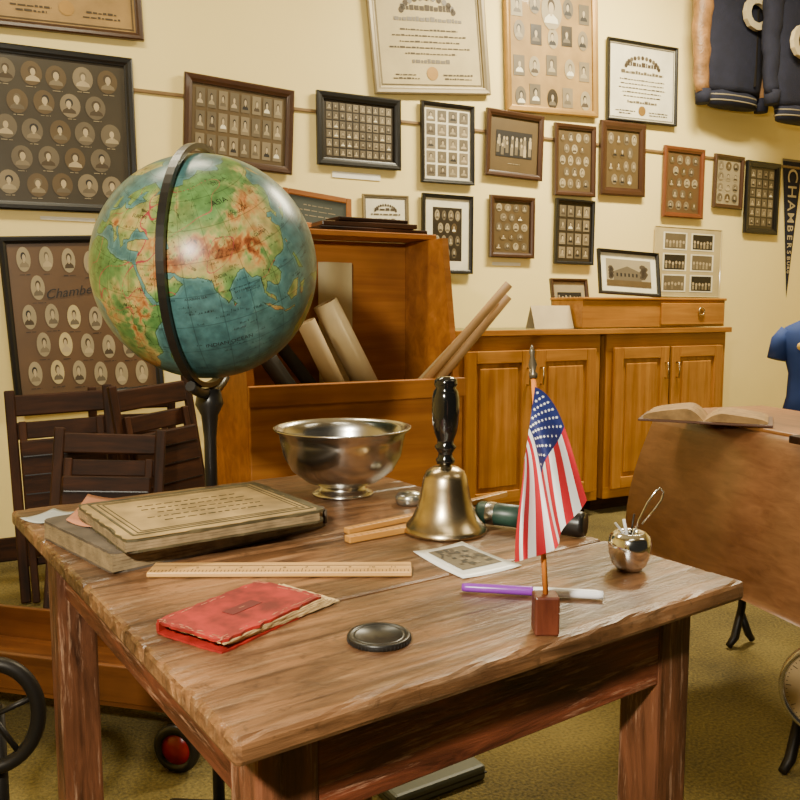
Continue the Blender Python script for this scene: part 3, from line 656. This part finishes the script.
sheet([(20,520),(44,525),(76,513),(54,510)],Zt,m_paleb,'paper_sheet','pale paper under the ledger corner','paper')
# ruler
a=PZ(146,573,Zt+.006);b_=PZ(412,572,Zt+.006); L=(b_-a).length; an=math.atan2(b_.y-a.y,b_.x-a.x)
mb=MB().box((L/2,.019,.0035),(L,.038,.006),m_ruler,bev=.0015)
for k in range(1,72):
    ln=.011 if k%6==0 else .006
    mb.box((k*L/72,.002+ln/2,.00665),(.0008,ln,.0003),m_ink)
mb.box((L/2,.024,.00665),(L-.002,.0014,.0003),m_ink)
for k in range(1,12): mb.text(str(k),.008,m_ink,T(k*L/12+.004,.017,.0068))
o=mb.build('wooden_ruler',None,Matrix.Translation((a.x,a.y,Zt))@Matrix.Rotation(an,4,'Z')); o['label']='long pale wooden ruler with black markings on table';o['category']='ruler'
# red book
m_red=mat('red_cloth_cover',(0.25,0.010,0.007),0.55,var=.55,scale=50)
m_redd=mat('dark_red_stamp',(0.11,0.006,0.005),0.6)
m_redl=mat('worn_red_fray',(0.36,0.13,0.07),0.8)
M,w,d=rectM((150,622),(222,642),(327,596),Zt+.012)
e=empty('red_book',M@T(0,0,Zt),'small worn red cloth book with yellowed pages on table','book')
mb=MB(); ragged_slab(mb,w,d,0,.0018,m_red,.0014,7,.008); ragged_slab(mb,w,d,.0095,.0122,m_red,.0026,8,.014); mb.box((w/2,d-.003,.0057),(w-.006,.004,.0075),m_red)
mb.box((w*.5,d*.5,.0124),(w*.28,d*.16,.0005),m_redd)
rr=random.Random(3)
for k in range(70):
    t=rr.random(); side=rr.choice([0,1,2,3]); L2=rr.uniform(.002,.008); q=rr.uniform(.003,.008)
    x,y=[(t*w,q),(t*w,d-q),(q,t*d),(w-q,t*d)][side]; mb.box((x,y,.0123),(L2 if side<2 else .0010,.0010 if side<2 else L2,.0003),m_redl)
mb.text('I',d*.13,m_redl,T(w*.5,d*.5,.0129)@RZ(90))
mb.build('cover',e)
m_pg=mat('yellowed_pages',(0.50,0.35,0.16),0.8,var=.25,scale=80)
mb=MB()
for k in range(5):
    s=MB(); ragged_slab(s,w-.003,d-.008,.0019+k*.0015,.0019+k*.0015+.0013,m_pg,.0012,40+k)
    rt_=RZ(-1.2*(4-k)); mb.add([(rt_@Vector((x,y,z_)))+Vector((.003+.0045*(4-k),.0015*(4-k),0)) for x,y,z_ in s.v],s.f,m_pg)
mb.build('pages',e)
# lens cap
p=PZ(379,640)
mb=MB().lathe([(0,0),(.028,0),(.029,.001),(.029,.0048),(.0282,.0058),(.025,.0058),(.0246,.0050),(.0225,.0050),(.022,.0056),(.0215,.0050),(0,.0050)],m_black,n=64)
for k in range(48):
    a=2*math.pi*k/48; mb.box((.0291*math.cos(a),.0291*math.sin(a),.0026),(.0008,.0008,.0036),m_black)
e=mb.build('lens_cap',None,T(p.x,p.y,Zt))
e['label']='round black plastic lens cap lying on the table';e['category']='lens cap'
# bowl
p=PZ(343,494)
e=empty('metal_bowl',T(p.x,p.y,Zt),'footed pewter bowl with flared rim on table','bowl')
prof=[(0,.016),(.024,.014),(.036,.016),(.06,.024),(.083,.042),(.096,.066),(.101,.09),(.103,.102),(.1115,.109),(.1115,.1115),(.109,.1115),(.101,.104),(.098,.09),(.093,.067),(.08,.045),(.058,.028),(.03,.020),(0,.019)]
MB().lathe(prof,m_pewter,n=72).build('bowl_body',e)
MB().lathe([(0,.002),(.046,0),(.05,.001),(.05,.004),(.042,.008),(.037,.012),(.038,.018),(.03,.0205),(0,.018)],m_pewter,n=56).build('foot',e)
# bell
p=PZ(445,531)
eb=empty('hand_bell',T(p.x,p.y,Zt),'brass hand bell with black turned handle standing on table','bell')
prof=[(.0545,0),(.0575,.001),(.0575,.005),(.053,.010),(.046,.018),(.039,.032),(.0345,.048),(.032,.063),(.030,.074),(.026,.083),(.017,.0885),(.008,.090),(.008,.094),(.0,.094)]
MB().lathe(prof+[],m_brass,n=64).lathe([(.0545,0),(.050,.004),(.044,.018),(.036,.034),(.031,.06),(.026,.078),(0,.083)],m_brass,n=48).build('bell_body',eb)
MB().tube([(0,0,.08),(0,0,.02)],.003,m_iron).lathe([(0,.008),(.008,.012),(.011,.02),(.008,.028),(0,.032)],m_iron,n=16).build('clapper',eb)
hp=[(0,.0935),(.012,.0935),(.013,.099),(.010,.103),(.0095,.108),(.013,.113),(.0150,.117),(.011,.121),(.0115,.126),(.015,.135),(.0175,.148),(.0188,.165),(.0185,.182),(.0165,.192),(.0135,.196),(.0160,.201),(.0150,.207),(.010,.211),(0,.212)]
MB().lathe(hp,m_blackwood,n=32).build('handle',eb)
def stick(a,b,w,h,m,name,label,cat,z=Zt,group=None):
    pa=PZ(*a,z+h);pb=PZ(*b,z+h); L=(pb-pa).length; an=math.atan2(pb.y-pa.y,pb.x-pa.x)
    mb=MB().box((L/2,0,h/2),(L,w,h),m,bev=.0015)
    for k in range(1,int(L/.01)): mb.box((k*.01,-w/2+.003,h+.0001),(.0006,.005,.0003),m_ink)
    o=mb.build(name,None,Matrix.Translation((pa.x,pa.y,z))@Matrix.Rotation(an,4,'Z')); o['label']=label;o['category']=cat
    if group:o['group']=group
    return o
m_yr=wood('yellow_rule_wood',(0.42,0.18,0.035),(0.55,0.28,0.065),'x',20,.05,.4,blotch=.1)
stick((347,536),(418,523),.014,.009,m_yr,'folding_rule','yellow wooden folding rule lying beside the bell','folding rule',group='folding rules')
stick((346,528),(418,513),.012,.008,m_yr,'folding_rule','yellow wooden folding rule lying beside the bell','folding rule',group='folding rules')
stick((462,502),(505,491),.012,.009,m_yr,'folding_rule','yellow wooden folding rule behind the bell','folding rule',group='folding rules')
p=PZ(409,504)
m_glass=mat('tarnished_tin',(0.45,0.44,0.38),0.25,0.9,var=.5,scale=60)
o=MB().lathe([(0,0),(.019,0),(.021,.004),(.021,.013),(.017,.018),(.008,.021),(0,.0215)],m_glass,n=24).build('small_tin',None,T(p.x,p.y,Zt)); o['label']='small round tarnished metal tin behind the bell';o['category']='tin'
m_green=mat('green_label',(0.010,0.035,0.024),0.4,var=.6,scale=40)
a=PZ(478,524,Zt);b_=PZ(585,538,Zt); a.z=b_.z=Zt+.0178; d=(b_-a); L=d.length
Mx=Matrix.Translation(a)@d.to_track_quat('Z','Y').to_matrix().to_4x4()
e=empty('flashlight',Mx,'green and black cylindrical flashlight lying on table','flashlight')
MB().lathe([(0,0),(.013,0),(.0155,.004),(.0155,L*.55),(0,L*.55)],m_green,n=32).build('barrel',e)
MB().lathe([(0,L*.55),(.0165,L*.55),(.0165,L*.62),(.014,L*.66),(.0172,L*.8),(.0172,L*.96),(.0155,L),(0,L*.985)],m_black,n=32).build('head',e)
MB().lathe([(.0158,L*.10),(.0162,L*.12),(.0162,L*.16),(.0158,L*.18)],m_pewter,n=32).build('band',e)
# postcard
m_card=mat('glossy_photo_card',(0.78,0.78,0.74),0.3)
o,ps=sheet([(413,553),(463,580),(522,567),(462,543)],Zt,m_card,'postcard','white photo postcard with dark picture on table','postcard',.002)
mb=MB(); c=sum(ps,Vector())/4
def bil(a,b_): return (ps[0]*(1-a)+ps[1]*a)*(1-b_)+(ps[3]*(1-a)+ps[2]*a)*b_
def cardquad(a0,a1,b0,b1,z_,m):
    q=[bil(a0,b0),bil(a1,b0),bil(a1,b1),bil(a0,b1)]; mb.add([(v.x-c.x,v.y-c.y,z_) for v in q],[[0,1,2,3]],m)
cardquad(.10,.78,.20,.90,.0012,m_gray)
rr=random.Random(11)
for k in range(60):
    a=rr.uniform(.10,.70);b2=rr.uniform(.22,.80); s=rr.uniform(.03,.08)
    cardquad(a,min(.78,a+s),b2,min(.90,b2+s*1.3),.0014+k*.000004,rr.choice([m_pd,m_ink,m_pd,m_gray2]))
mb.build('printed_image',o)
# pen
m_purple=mat('purple_plastic',(0.20,0.03,0.36),0.3); m_wpl=mat('white_plastic',(0.8,0.8,0.82),0.3)
a=PZ(462,592,Zt);b_=PZ(603,600,Zt);a.z=b_.z=Zt+.0054;d=b_-a;L=d.length
e=empty('marker_pen',Matrix.Translation(a)@d.to_track_quat('Z','Y').to_matrix().to_4x4(),'white marker pen with purple cap lying on table','pen')
MB().lathe([(0,0),(.0038,0),(.0046,.004),(.005,L*.50),(.0046,L*.51),(0,L*.51)],m_purple,n=24).build('cap',e)
MB().lathe([(0,L*.51),(.0044,L*.51),(.0048,L*.55),(.0048,L*.95),(.0042,L*.97),(.0042,L),(0,L)],m_wpl,n=24).build('barrel',e)
# flag
pb_=PZ(545,632); yb=pb_.y
m_rb=wood('flag_base_wood',(0.06,0.012,0.006),(0.14,0.035,0.016),'z',20,.2,.35)
m_st=mat('orange_stick',(0.55,0.17,0.02),.4); m_gd=mat('dark_tip',(0.10,0.08,0.05),.35,.5)
ef=empty('small_flag',T(pb_.x,pb_.y,Zt),'small american flag on stick in wooden block base','flag')
Mi=T(-pb_.x,-pb_.y,-Zt)
MB().box((0,0,.0185),(.023,.023,.037),m_rb,bev=.002).build('base',ef)
s0=Vector((pb_.x,yb,Zt+.036)); s1=RY(533.5,378,yb)
MB().tube([s0,s0+(s1-s0)*.25,s1],[.0026,.0026,.0024],m_st,M=Mi).build('stick',ef)
dd=(s1-s0).normalized(); 
MB().lathe([(0,0),(.0035,0),(.004,.004),(.002,.006),(.004,.012),(.0018,.02),(.0028,.024),(0,.031)],m_gd,n=14,M=Mi@Matrix.Translation(s1)@dd.to_track_quat('Z','Y').to_matrix().to_4x4()).build('finial',ef)
m_fr=mat('flag_red',(0.44,0.005,0.016),.7,var=.05); m_fw=mat('flag_white',(0.80,0.79,0.79),.7,var=.03); m_fb=mat('flag_blue',(0.005,0.012,0.10),.7,var=.08)
def cub(P,t):
    return tuple(P[0][k]*(1-t)**3+3*P[1][k]*t*(1-t)**2+3*P[2][k]*t*t*(1-t)+P[3][k]*t**3 for k in(0,1))
def flagpt(a,b):
    tp=cub([(535,387),(562,396),(571,452),(587,500)],a)
    bp=cub([(524,464),(523,490),(514,525),(515,562)],a)
    u=tp[0]*(1-b)+bp[0]*b; v=tp[1]*(1-b)+bp[1]*b+ (16*math.sin(math.pi*b))*a**2
    fold=math.sin(b*2*math.pi*1.7+a*2.2)
    u+=(3.5+3*a)*a*fold*math.sin(math.pi*b)
    y=yb-.0165+ .0125*min(1,.2+a*1.4)*fold
    return RY(u,v,y)-Vector((pb_.x,pb_.y,Zt))
nu,nv=60,52; CA=.48; mb=MB(); vs=[flagpt(i/nu,j/nv) for i in range(nu+1) for j in range(nv+1)]
fr_,fw_,fb_=[],[],[]
for i in range(nu):
    for j in range(nv):
        k=i*(nv+1)+j; f=[k,k+1,k+nv+2,k+nv+1]; s=j//4
        (fb_ if (s<7 and i<nu*CA) else (fr_ if s%2==0 else fw_)).append(f)
mb.add(vs,fr_,m_fr,smooth=True); 
mb.f+= [f for f in fw_+fb_]; mb.m+=[mb.mi(m_fw)]*len(fw_)+[mb.mi(m_fb)]*len(fb_); mb.sm+=[True]*(len(fw_)+len(fb_))
for r_ in range(9):
    nc=6 if r_%2==0 else 5
    for c_ in range(nc):
        a=(CA/12)*(1+2*c_+(r_%2)); b0=(7/13)*(r_+1)/10
        P=flagpt(a,b0); da=(flagpt(a+.01,b0)-P).normalized(); db=(flagpt(a,b0+.01)-P).normalized(); nn=da.cross(db).normalized()
        if nn.y>0: nn=-nn
        db=nn.cross(da)
        for sd in(1,-1):
            pts=[P+nn*(.0004*sd)+(da*math.cos(math.pi*q/5)+db*math.sin(math.pi*q/5))*(.0016 if q%2==0 else .0007) for q in range(10)]
            mb.add(pts,[list(range(10))],m_fw)
mb.build('flag_cloth',ef)
# apple pot
p=PZ(629,570)
ea=empty('apple_holder',T(p.x,p.y,Zt),'small shiny silver apple-shaped holder with wires on table','holder')
MB().lathe([(0,.002),(.010,0),(.014,.0015),(.020,.008),(.0235,.020),(.0245,.030),(.023,.040),(.017,.0455),(.012,.045),(.009,.041),(.0085,.036),(0,.034)],m_silver,n=48).build('pot_body',ea)
mb=MB()
loop=[(0.002,0,.036),(.010,0,.060),(.019,0,.080),(.028,0,.093),(.033,0,.096),(.037,0,.092),(.035,0,.083),(.026,0,.070),(.014,.002,.054)]
mb.tube(loop,.0012,m_silver,n=8); mb.build('wire_loop',ea)
MB().tube([(-.002,0,.035),(-.008,-.001,.06)],.0018,m_wpl,n=10).tube([(-.001,0,.035),(-.018,-.001,.056)],.0014,m_wpl,n=8).tube([(0,0,.035),(.004,0,.066)],.0011,m_iron,n=8).build('stick',ea)
# ---------------- folding chairs
def folding_chair():
    e=empty('folding_chair',Matrix.Identity(4),'dark folded wooden chair leaning near the wall','chair','folding wooden chairs')
    w=.36;H=.80
    for sx in(-1,1): MB().box((sx*w/2,0,H/2),(.038,.022,H),m_darkz,bev=.005).build('back_leg',e)
    for sx in(-1,1): MB().box((sx*(w/2-.038),-.030,.34),(.028,.02,.68),m_darkz,bev=.004,M=RX(-1.5)).build('front_leg',e)
    MB().box((0,-.002,H-.06),(w-.03,.018,.08),m_dark,bev=.006).build('top_rail',e)
    MB().box((0,.002,H-.155),(w-.03,.014,.065),m_dark,bev=.005).build('back_slat',e)
    MB().box((0,0,.15),(w-.03,.016,.03),m_dark,bev=.005).build('stretcher',e)
    mb=MB().box((0,-.055,.42),(w-.05,.016,.38),m_dark,bev=.008)
    for k in range(5): mb.box((0,-.0645,.27+k*.07),(w-.07,.004,.004),m_black)
    mb.build('seat',e)
    return e
c1=folding_chair()
p=RY(74,400,3.02); c1.matrix_world=T(p.x,p.y-.06,.01)@RZ(22)@RYm(-2)@Matrix.Diagonal((.92,1,.955,1))@RX(-7)
p=RY(104,440,2.66); dup(c1,T(p.x,p.y-.10,.012)@RZ(14)@RYm(4)@Matrix.Diagonal((.88,1,.825,1))@RX(-14),'dark folded slatted wooden chair leaning against another chair')
p=RY(182,400,3.12); dup(c1,T(p.x,p.y-.06,.015)@RZ(44)@RYm(-5)@Matrix.Diagonal((.82,1,.98,1))@RX(-6),'dark folded wooden chair behind the globe stand')
p=RY(134,400,3.32); dup(c1,T(p.x,p.y-.03,.012)@RZ(27)@RYm(1)@Matrix.Diagonal((.85,1,.92,1))@RX(-4),'dark folded wooden chair standing against the wall')
# ---------------- school desk
P0=Vector((.679,2.46,0))
Md=Matrix.Translation(P0)@Matrix(((.952,-.307,0,0),(.307,.952,0,0),(0,0,1,0),(0,0,0,1)))
ed=empty('school_desk',Md,'old brown school desk with curved veneer panel and iron legs','desk')
Ld=1.05
mb=MB(); pr=[]
for i in range(17):
    t=i/16; pr.append((.085*t-.026*math.sin(t*math.pi),.345+t*.37))
for k in range(1,7):
    a=math.radians(20+k*11.5); pr.append((.085+.038-.038*math.cos(a)+.002,.715+.038*math.sin(a)*.98-.010))
n=len(pr)-1; vs=[];fs=[]
for x,z in pr: vs+=[(x,0,z),(x,-Ld,z),(x+.014,-Ld,z-.002),(x+.014,0,z-.002)]
for i in range(n):
    for q in range(4): l=(q+1)%4; fs.append([i*4+q,i*4+l,(i+1)*4+l,(i+1)*4+q])
mb.add(vs,fs,m_desk,smooth=True); mb.add(vs[:4],[[0,1,2,3]],m_desk); mb.add(vs[-4:],[[3,2,1,0]],m_desk)
mb.build('back_panel',ed)
MB().box((.125+.18,-Ld/2,.742),(.37,Ld+.01,.018),m_desk2,bev=.006,M=None).build('desktop',ed)
MB().box((.30,-Ld/2,.60),(.34,Ld-.04,.02),m_desk,bev=.003).build('shelf',ed)
for (x,y) in((.40,-.05),(.03,-.68),(.42,-.75)):
    tp=.59 if x>.1 else .40
    mb=MB().tube([(x,y,tp),(x+.01,y,.35),(x,y,.12),(x-.03,y-.01,.03),(x-.06,y-.02,.010)],[.014,.012,.012,.013,.010],m_iron).tube([(x,y,.10),(x+.03,y,.03),(x+.045,y,.010)],[.011,.012,.010],m_iron)
    mb.build('iron_leg',ed)
m_bk=mat('browned_book_pages',(0.32,0.19,0.07),.8,var=.3,scale=40)
def openbook(M,w,d,label):
    e=empty('open_book',M,label,'book')
    m_cb=mat('brown_book_cover',(0.09,0.03,0.010),.5)
    MB().box((0,0,.0035),(2*w+.024,d+.022,.006),m_cb,bev=.001).build('cover',e)
    mb=MB(); n=18; vs=[];fs=[]
    for i in range(-n,n+1):
        t=abs(i)/n; z=.0068+(.036 if i<0 else .026)*(math.sin(min(1,t*3)*math.pi/2)*(1-t)**.6+.18*t)
        x=i/n*w
        vs+=[(x,-d/2,.0066),(x,-d/2,z),(x,d/2,z),(x,d/2,.0066)]
    for i in range(2*n):
        k=i*4
        fs+=[[k,k+4,k+5,k+1],[k+1,k+5,k+6,k+2],[k+2,k+6,k+7,k+3]]
    fs+=[[0,1,2,3],[8*n+3,8*n+2,8*n+1,8*n]]
    mb.add(vs,fs,m_bk,smooth=False); mb.build('pages',e); return e
bp_=PZ(706,420,.752)
openbook(T(bp_.x,bp_.y,.752)@RZ(-24),.155,.17,'open old book with browned pages lying on school desk')
bp_=PZ(800,434,.765)
o=MB().box((0,0,.009),(.14,.20,.018),m_dark,bev=.003).build('closed_book',None,T(bp_.x+.05,bp_.y-.12,.752)@RZ(20));o['label']='dark closed book lying on the school desk';o['category']='book'
# dial scale
p=RY(832,692,1.5)
es=empty('dial_scale',T(p.x,p.y,0)@RZ(-28),'round metal dial scale standing on the floor','scale')
Rd=.092
prof=[(0,-.02),(Rd*.9,-.02),(Rd,-.012),(Rd,.008),(Rd*.97,.012),(Rd*.9,.008),(Rd*.88,.004)]
MB().lathe(prof,m_pewter,n=64,M=T(0,0,p.z)@RX(90)).build('dial_case',es)
mb=MB().lathe([(Rd*.89,.004),(0,.0042)],m_manila,n=48,M=T(0,0,p.z)@RX(90))
for k in range(60):
    a=k*math.pi/30; l=.9 if k%5 else .82
    mb.tube([(Rd*l*.92*math.sin(a),-.0048,p.z+Rd*l*.92*math.cos(a)),(Rd*.86*math.sin(a),-.0048,p.z+Rd*.86*math.cos(a))],.0007,m_ink,n=4)
mb.tube([(0,-.006,p.z),(.02,-.006,p.z+Rd*.7)],.0012,m_redd,n=6); mb.build('dial_face',es)
MB().tube([(0,.01,p.z-Rd*.9),(0,.01,.02)],.02,m_iron,n=14).box((0,.01,.01),(.2,.16,.02),m_iron,bev=.006).build('stand',es)
# ---------------- blue shirt form
m_blue=mat('royal_blue_cotton',(0.007,0.030,0.15),.8,var=.1); m_form=mat('pole_metal',(0.3,0.3,0.28),.35,.8)
p=RY(814,360,3.7); SH=.88
ebf=empty('shirt_form',T(p.x,p.y,0)@RZ(-15),'blue polo shirt on a dress form stand','mannequin')
def loft(mb,rings,m,n=28,M=None):
    vs=[];fs=[]
    for cx,cy,z,a,b_ in rings:
        for k in range(n):
            t=2*math.pi*k/n; vs.append((cx+a*math.copysign(abs(math.cos(t))**.85,math.cos(t)),cy+b_*math.sin(t),z))
    for j in range(len(rings)-1):
        for k in range(n): l=(k+1)%n; fs.append([j*n+k,j*n+l,(j+1)*n+l,(j+1)*n+k])
    fs.append(list(range(n))[::-1]); fs.append([(len(rings)-1)*n+k for k in range(n)])
    mb.add(vs,fs,m,M,True)
MS=T(0,0,.135)@Matrix.Diagonal((.82,.82,SH,1))
mb=MB(); loft(mb,[(0,0,.46,.165,.10),(0,0,.60,.130,.09),(0,0,.72,.125,.095),(0,-.005,.82,.155,.11),(0,0,.92,.175,.10),(0,0,.955,.15,.075),(0,0,.985,.085,.055),(0,0,1.0,.055,.05)],m_blue,M=MS)
for sx in(-1,1): mb.tube([(sx*.135,0,.93),(sx*.17,0,.88),(sx*.190,-.01,.79)],[.045,.053,.050],m_blue,n=16,M=MS)
mb.build('shirt',ebf)
MB().lathe([(.062,.985),(.066,1.005),(.056,1.03),(.05,1.03),(.05,.99)],m_blue,n=24,M=MS).build('collar',ebf)
m_badge=mat('yellow_badge',(.7,.45,.08),.4)
MB().lathe([(0,.006),(.020,.006),(.020,-.02),(0,-.02)],m_badge,n=20,M=MS@T(-.085,-.098,.86)@RZ(-22)@RX(90)).build('badge',ebf,label='round yellow badge')
MB().lathe([(0,0),(.14,0),(.14,.015),(.03,.03),(.014,.05),(.014,.56),(0,.56)],m_form,n=28).build('stand',ebf)
# ---------------- jackets
m_navy=mat('navy_wool',(0.007,0.008,0.022),.9,var=.2,scale=30,bump=.3); m_tan=mat('tan_leather',(0.27,0.135,0.05),.45,var=.45,scale=18,bump=.4); m_lett=mat('chenille_letter',(0.50,0.41,0.24),.9); m_stripe=mat('knit_stripe',(0.22,0.18,0.11),.9)
def creased(mb,seed,amp):
    r=np.random.RandomState(seed); ks=[(r.normal(size=3)*np.array([22,6,9]),r.uniform(0,6.28)) for _ in range(7)]
    out=[]
    for v in mb.v:
        s=sum(math.sin(v[0]*k[0]+v[1]*k[1]+v[2]*k[2]+ph) for k,ph in ks)/len(ks)
        out.append((v[0],v[1]+amp*s*(1 if v[1]<0 else -1),v[2]))
    mb.v=out; return mb
def jacket(u,vtop,off,sleeve,label,lx,lz,H=.62,sc=1.0,seed=1,sl=1.0):
    sx_,zt_=WP(u,vtop,off); e=empty('letterman_jacket',MW@T(sx_,-off,zt_)@Matrix.Scale(sc,4),label,'jacket','jackets on the wall')
    rings=[]
    for i in range(25):
        z=-H+H*i/24; t=-z/H
        a=np.interp(t,[0,.08,.2,.5,.8,1],[.08,.16,.185,.19,.19,.165]); b_=np.interp(t,[0,.08,.2,.5,.8,1],[.04,.05,.055,.06,.06,.05]); rings.append((0,0,z,a,b_))
    mb=MB(); loft(mb,rings,m_navy,n=48); creased(mb,seed,.014)
    mb.box((.08,-.058,-H*.5),(.006,.010,H*.9),m_pd)
    mb.text('C',.19,m_lett,T(lx,-.080,lz)@RX(90),ext=.010,bold=.007)
    mb.build('body',e)
    for k in(-1,1):
        pts=[(k*(.13+.06*min(1,t*4)+.02*math.sin(t*3)),-.004*math.sin(t*20),-.05-t*.52*sl) for t in [i/16 for i in range(17)]]
        rr_=[float(np.interp(i/16,[0,.2,.6,1],[.05,.056,.048,.038]))*(1+.06*math.sin(i*2.3+seed)) for i in range(17)]
        MB().tube(pts,rr_,sleeve,n=18,sx=.75).build('sleeve',e)
        x,y,z=pts[-1]; MB().tube([(x,y,z+.01),(x,y,z-.05)],[.036,.031],m_navy,n=16).build('cuff',e)
    mb=MB(); loft(mb,[(0,0,-H-.06,.15,.045),(0,0,-H+.002,.162,.048)],m_navy)
    for zz in(-H-.018,-H-.042): loft(mb,[(0,0,zz-.003,.157,.0472),(0,0,zz+.003,.159,.0478)],m_stripe)
    mb.build('knit_hem',e)
    MB().lathe([(.075,-.01),(.068,.035),(.055,.04),(.055,0)],m_navy,n=24,M=Matrix.Diagonal((1,.6,1,1))).build('collar',e)
    MB().tube([(0,.0,.04),(0,0,.09),(.015,.02,.11),(.0,.05,.115),(0,(off-.01)/sc,.115)],.003,m_iron,n=6).build('hanger_hook',e)
jacket(738,-46,.12,m_tan,'navy letterman jacket with tan leather sleeves hanging on wall',.03,-.285,sc=1.3,seed=1,sl=1.12)
jacket(806,-30,.30,m_navy,'navy letterman jacket with chenille letter C hanging on wall',-.11,-.36,sc=1.3,seed=4)
# pennant
a=WP(785,160,.02); b_=WP(805,160,.02); c=WP(792,298,.02)
cx=(a[0]+b_[0])/2; w=(b_[0]-a[0]); h=a[1]-c[1]
mb=MB().add([(-w/2,-.004,0),(w/2,-.004,0),(0,-.004,-h)],[[0,2,1]],m_navy).box((0,-.004,.006),(w,.004,.014),m_stripe)
word='CHAMBERSBURG'; zz=-h*.04
for i,chh in enumerate(word):
    s=w*(1+zz/h)*.74; adv=s*.80
    mb.text(chh,s,m_lett,T(0,-.0065,zz-adv/2)@RX(90)@RZ(-90),bold=.0008); zz-=adv
    if -zz>h*.90: break
o=mb.build('pennant',None,MW@T(cx,-.0,a[1]));o['label']='navy felt school pennant with pale lettering hung vertically';o['category']='pennant'
# ---------------- wagon
wp=PZ(181,768,0)
Mw=T(wp.x,wp.y,0)@RZ(166)
ew=empty('wooden_wagon',Mw,'small orange wooden wagon with red wheels under table','wagon')
m_wag=wood('wagon_wood',(0.08,0.022,0.005),(0.18,0.06,0.014),'x',10,.07,.4)
m_redw=mat('red_enamel',(0.30,0.006,0.005),.3)
mb=MB(); LW,WW=.95,.28
mb.box((LW/2-.04,-.16,.125),(LW,WW,.016),m_wag)
mb.build('bed',ew)
for y in(-.02,-.30): MB().box((LW/2-.04,y,.175),(LW,.014,.09),m_wag,bev=.003).build('side_board',ew)
for x in(-.045,LW-.035): MB().box((x,-.16,.168),(.014,WW-.02,.07),m_wag,bev=.003).build('end_board',ew)
for x in(0,LW-.1):
    for y in(.015,-.335):
        Mx=T(x,y,.056)@RX(90)
        w_=MB().lathe([(.036,-.01),(.05,-.011),(.056,-.006),(.056,.006),(.05,.011),(.036,.01),(.036,-.01)],m_black,n=36,M=Mx)
        w_.lathe([(0,-.006),(.037,-.006),(.037,.006),(.02,.004),(.014,.012),(0,.012)],m_redw,n=36,M=Mx); w_.build('wheel',ew)
    MB().tube([(x,.0,.056),(x,-.32,.056)],.006,m_iron).box((x,-.16,.09),(.04,.22,.055),m_iron).build('axle',ew)
# ---------------- iron flywheel stand
pc=RY(-8,716,1.25)
e=empty('iron_wheel_stand',T(pc.x,pc.y,0)@RZ(15),'dark cast iron flywheel on stand beside table','iron stand')
circ=[(.068*math.cos(2*math.pi*k/40),0,pc.z+.085*math.sin(2*math.pi*k/40)) for k in range(40)]
mb=MB().tube(circ,.012,m_iron,closed=True,n=10)
for k in range(5):
    a=2*math.pi*k/5+.3; mb.tube([(0,0,pc.z),(.066*math.cos(a),0,pc.z+.083*math.sin(a))],.005,m_iron,n=8)
mb.build('flywheel',e)
MB().tube([(0,.03,pc.z),(0,.03,.03)],.013,m_iron).tube([(0,0,pc.z),(0,.03,pc.z)],.01,m_iron).tube([(-.14,.03,.012),(0,.03,.05),(.14,.03,.012)],.012,m_iron).build('stand',e)
p=PZ(420,784,0)
m_gc=mat('gray_green_vinyl',(0.08,0.085,0.06),.5)
o=MB().box((0,0,.018),(.24,.18,.036),m_gc,bev=.008).box((0,0,.0182),(.242,.182,.003),m_pd).build('flat_case',None,T(p.x,p.y+.03,0)@RZ(32));o['label']='flat gray-green vinyl case lying on carpet under table';o['category']='case'
# ---------------- camera
cam=D.cameras.new('Camera'); co=D.objects.new('Camera',cam); C.scene.collection.objects.link(co)
co.location=CAM; co.rotation_euler=(math.pi/2-TH,0,0); cam.sensor_width=36; cam.lens=36*F/800; cam.clip_start=.05
C.scene.camera=co
# ---------------- lights
m_em=mat('fluorescent_tube',(1,1,1),.5,emit=(1.0,.93,.76),es=6)
m_hs=mat('fixture_enamel',(.8,.8,.78),.4)
def area(loc,target,sx,sy,power,col):
    l=D.lights.new('area','AREA'); l.shape='RECTANGLE'; l.size=sx; l.size_y=sy; l.energy=power; l.color=col
    o=D.objects.new('area_light',l); C.scene.collection.objects.link(o); o.location=loc
    o.rotation_euler=(Vector(target)-Vector(loc)).to_track_quat('-Z','Y').to_euler(); return o
warm=(1.0,.88,.60)
for k,(s,dd_,pw) in enumerate([(-2.7,1.35,50),(.2,1.1,180),(-2.9,4.2,7),(-.2,4.2,10)]):
    M=MW@T(s,-dd_,CH)
    e=empty('ceiling_light',M,'white fluorescent ceiling fixture with two tubes','ceiling light','ceiling lights')
    MB().box((0,0,-.03),(1.25,.28,.06),m_hs,bev=.01).build('housing',e)
    MB().tube([(-.58,-.06,-.075),(.58,-.06,-.075)],.014,m_em,n=12).tube([(-.58,.06,-.075),(.58,.06,-.075)],.014,m_em,n=12).build('tube',e)
    q=M@Vector((0,0,-.11)); a_=area(q,q-Vector((0,0,1)),1.2,.25,pw,warm); a_.rotation_euler=(0,0,YAW)
area((-.38,-.28,1.55),(.15,3.0,.85),.10,.08,55,(1.0,.92,.74))
w=D.worlds.new('World'); C.scene.world=w; w.use_nodes=True; w.node_tree.nodes['Background'].inputs[0].default_value=(1,.88,.66,1); w.node_tree.nodes['Background'].inputs[1].default_value=.03
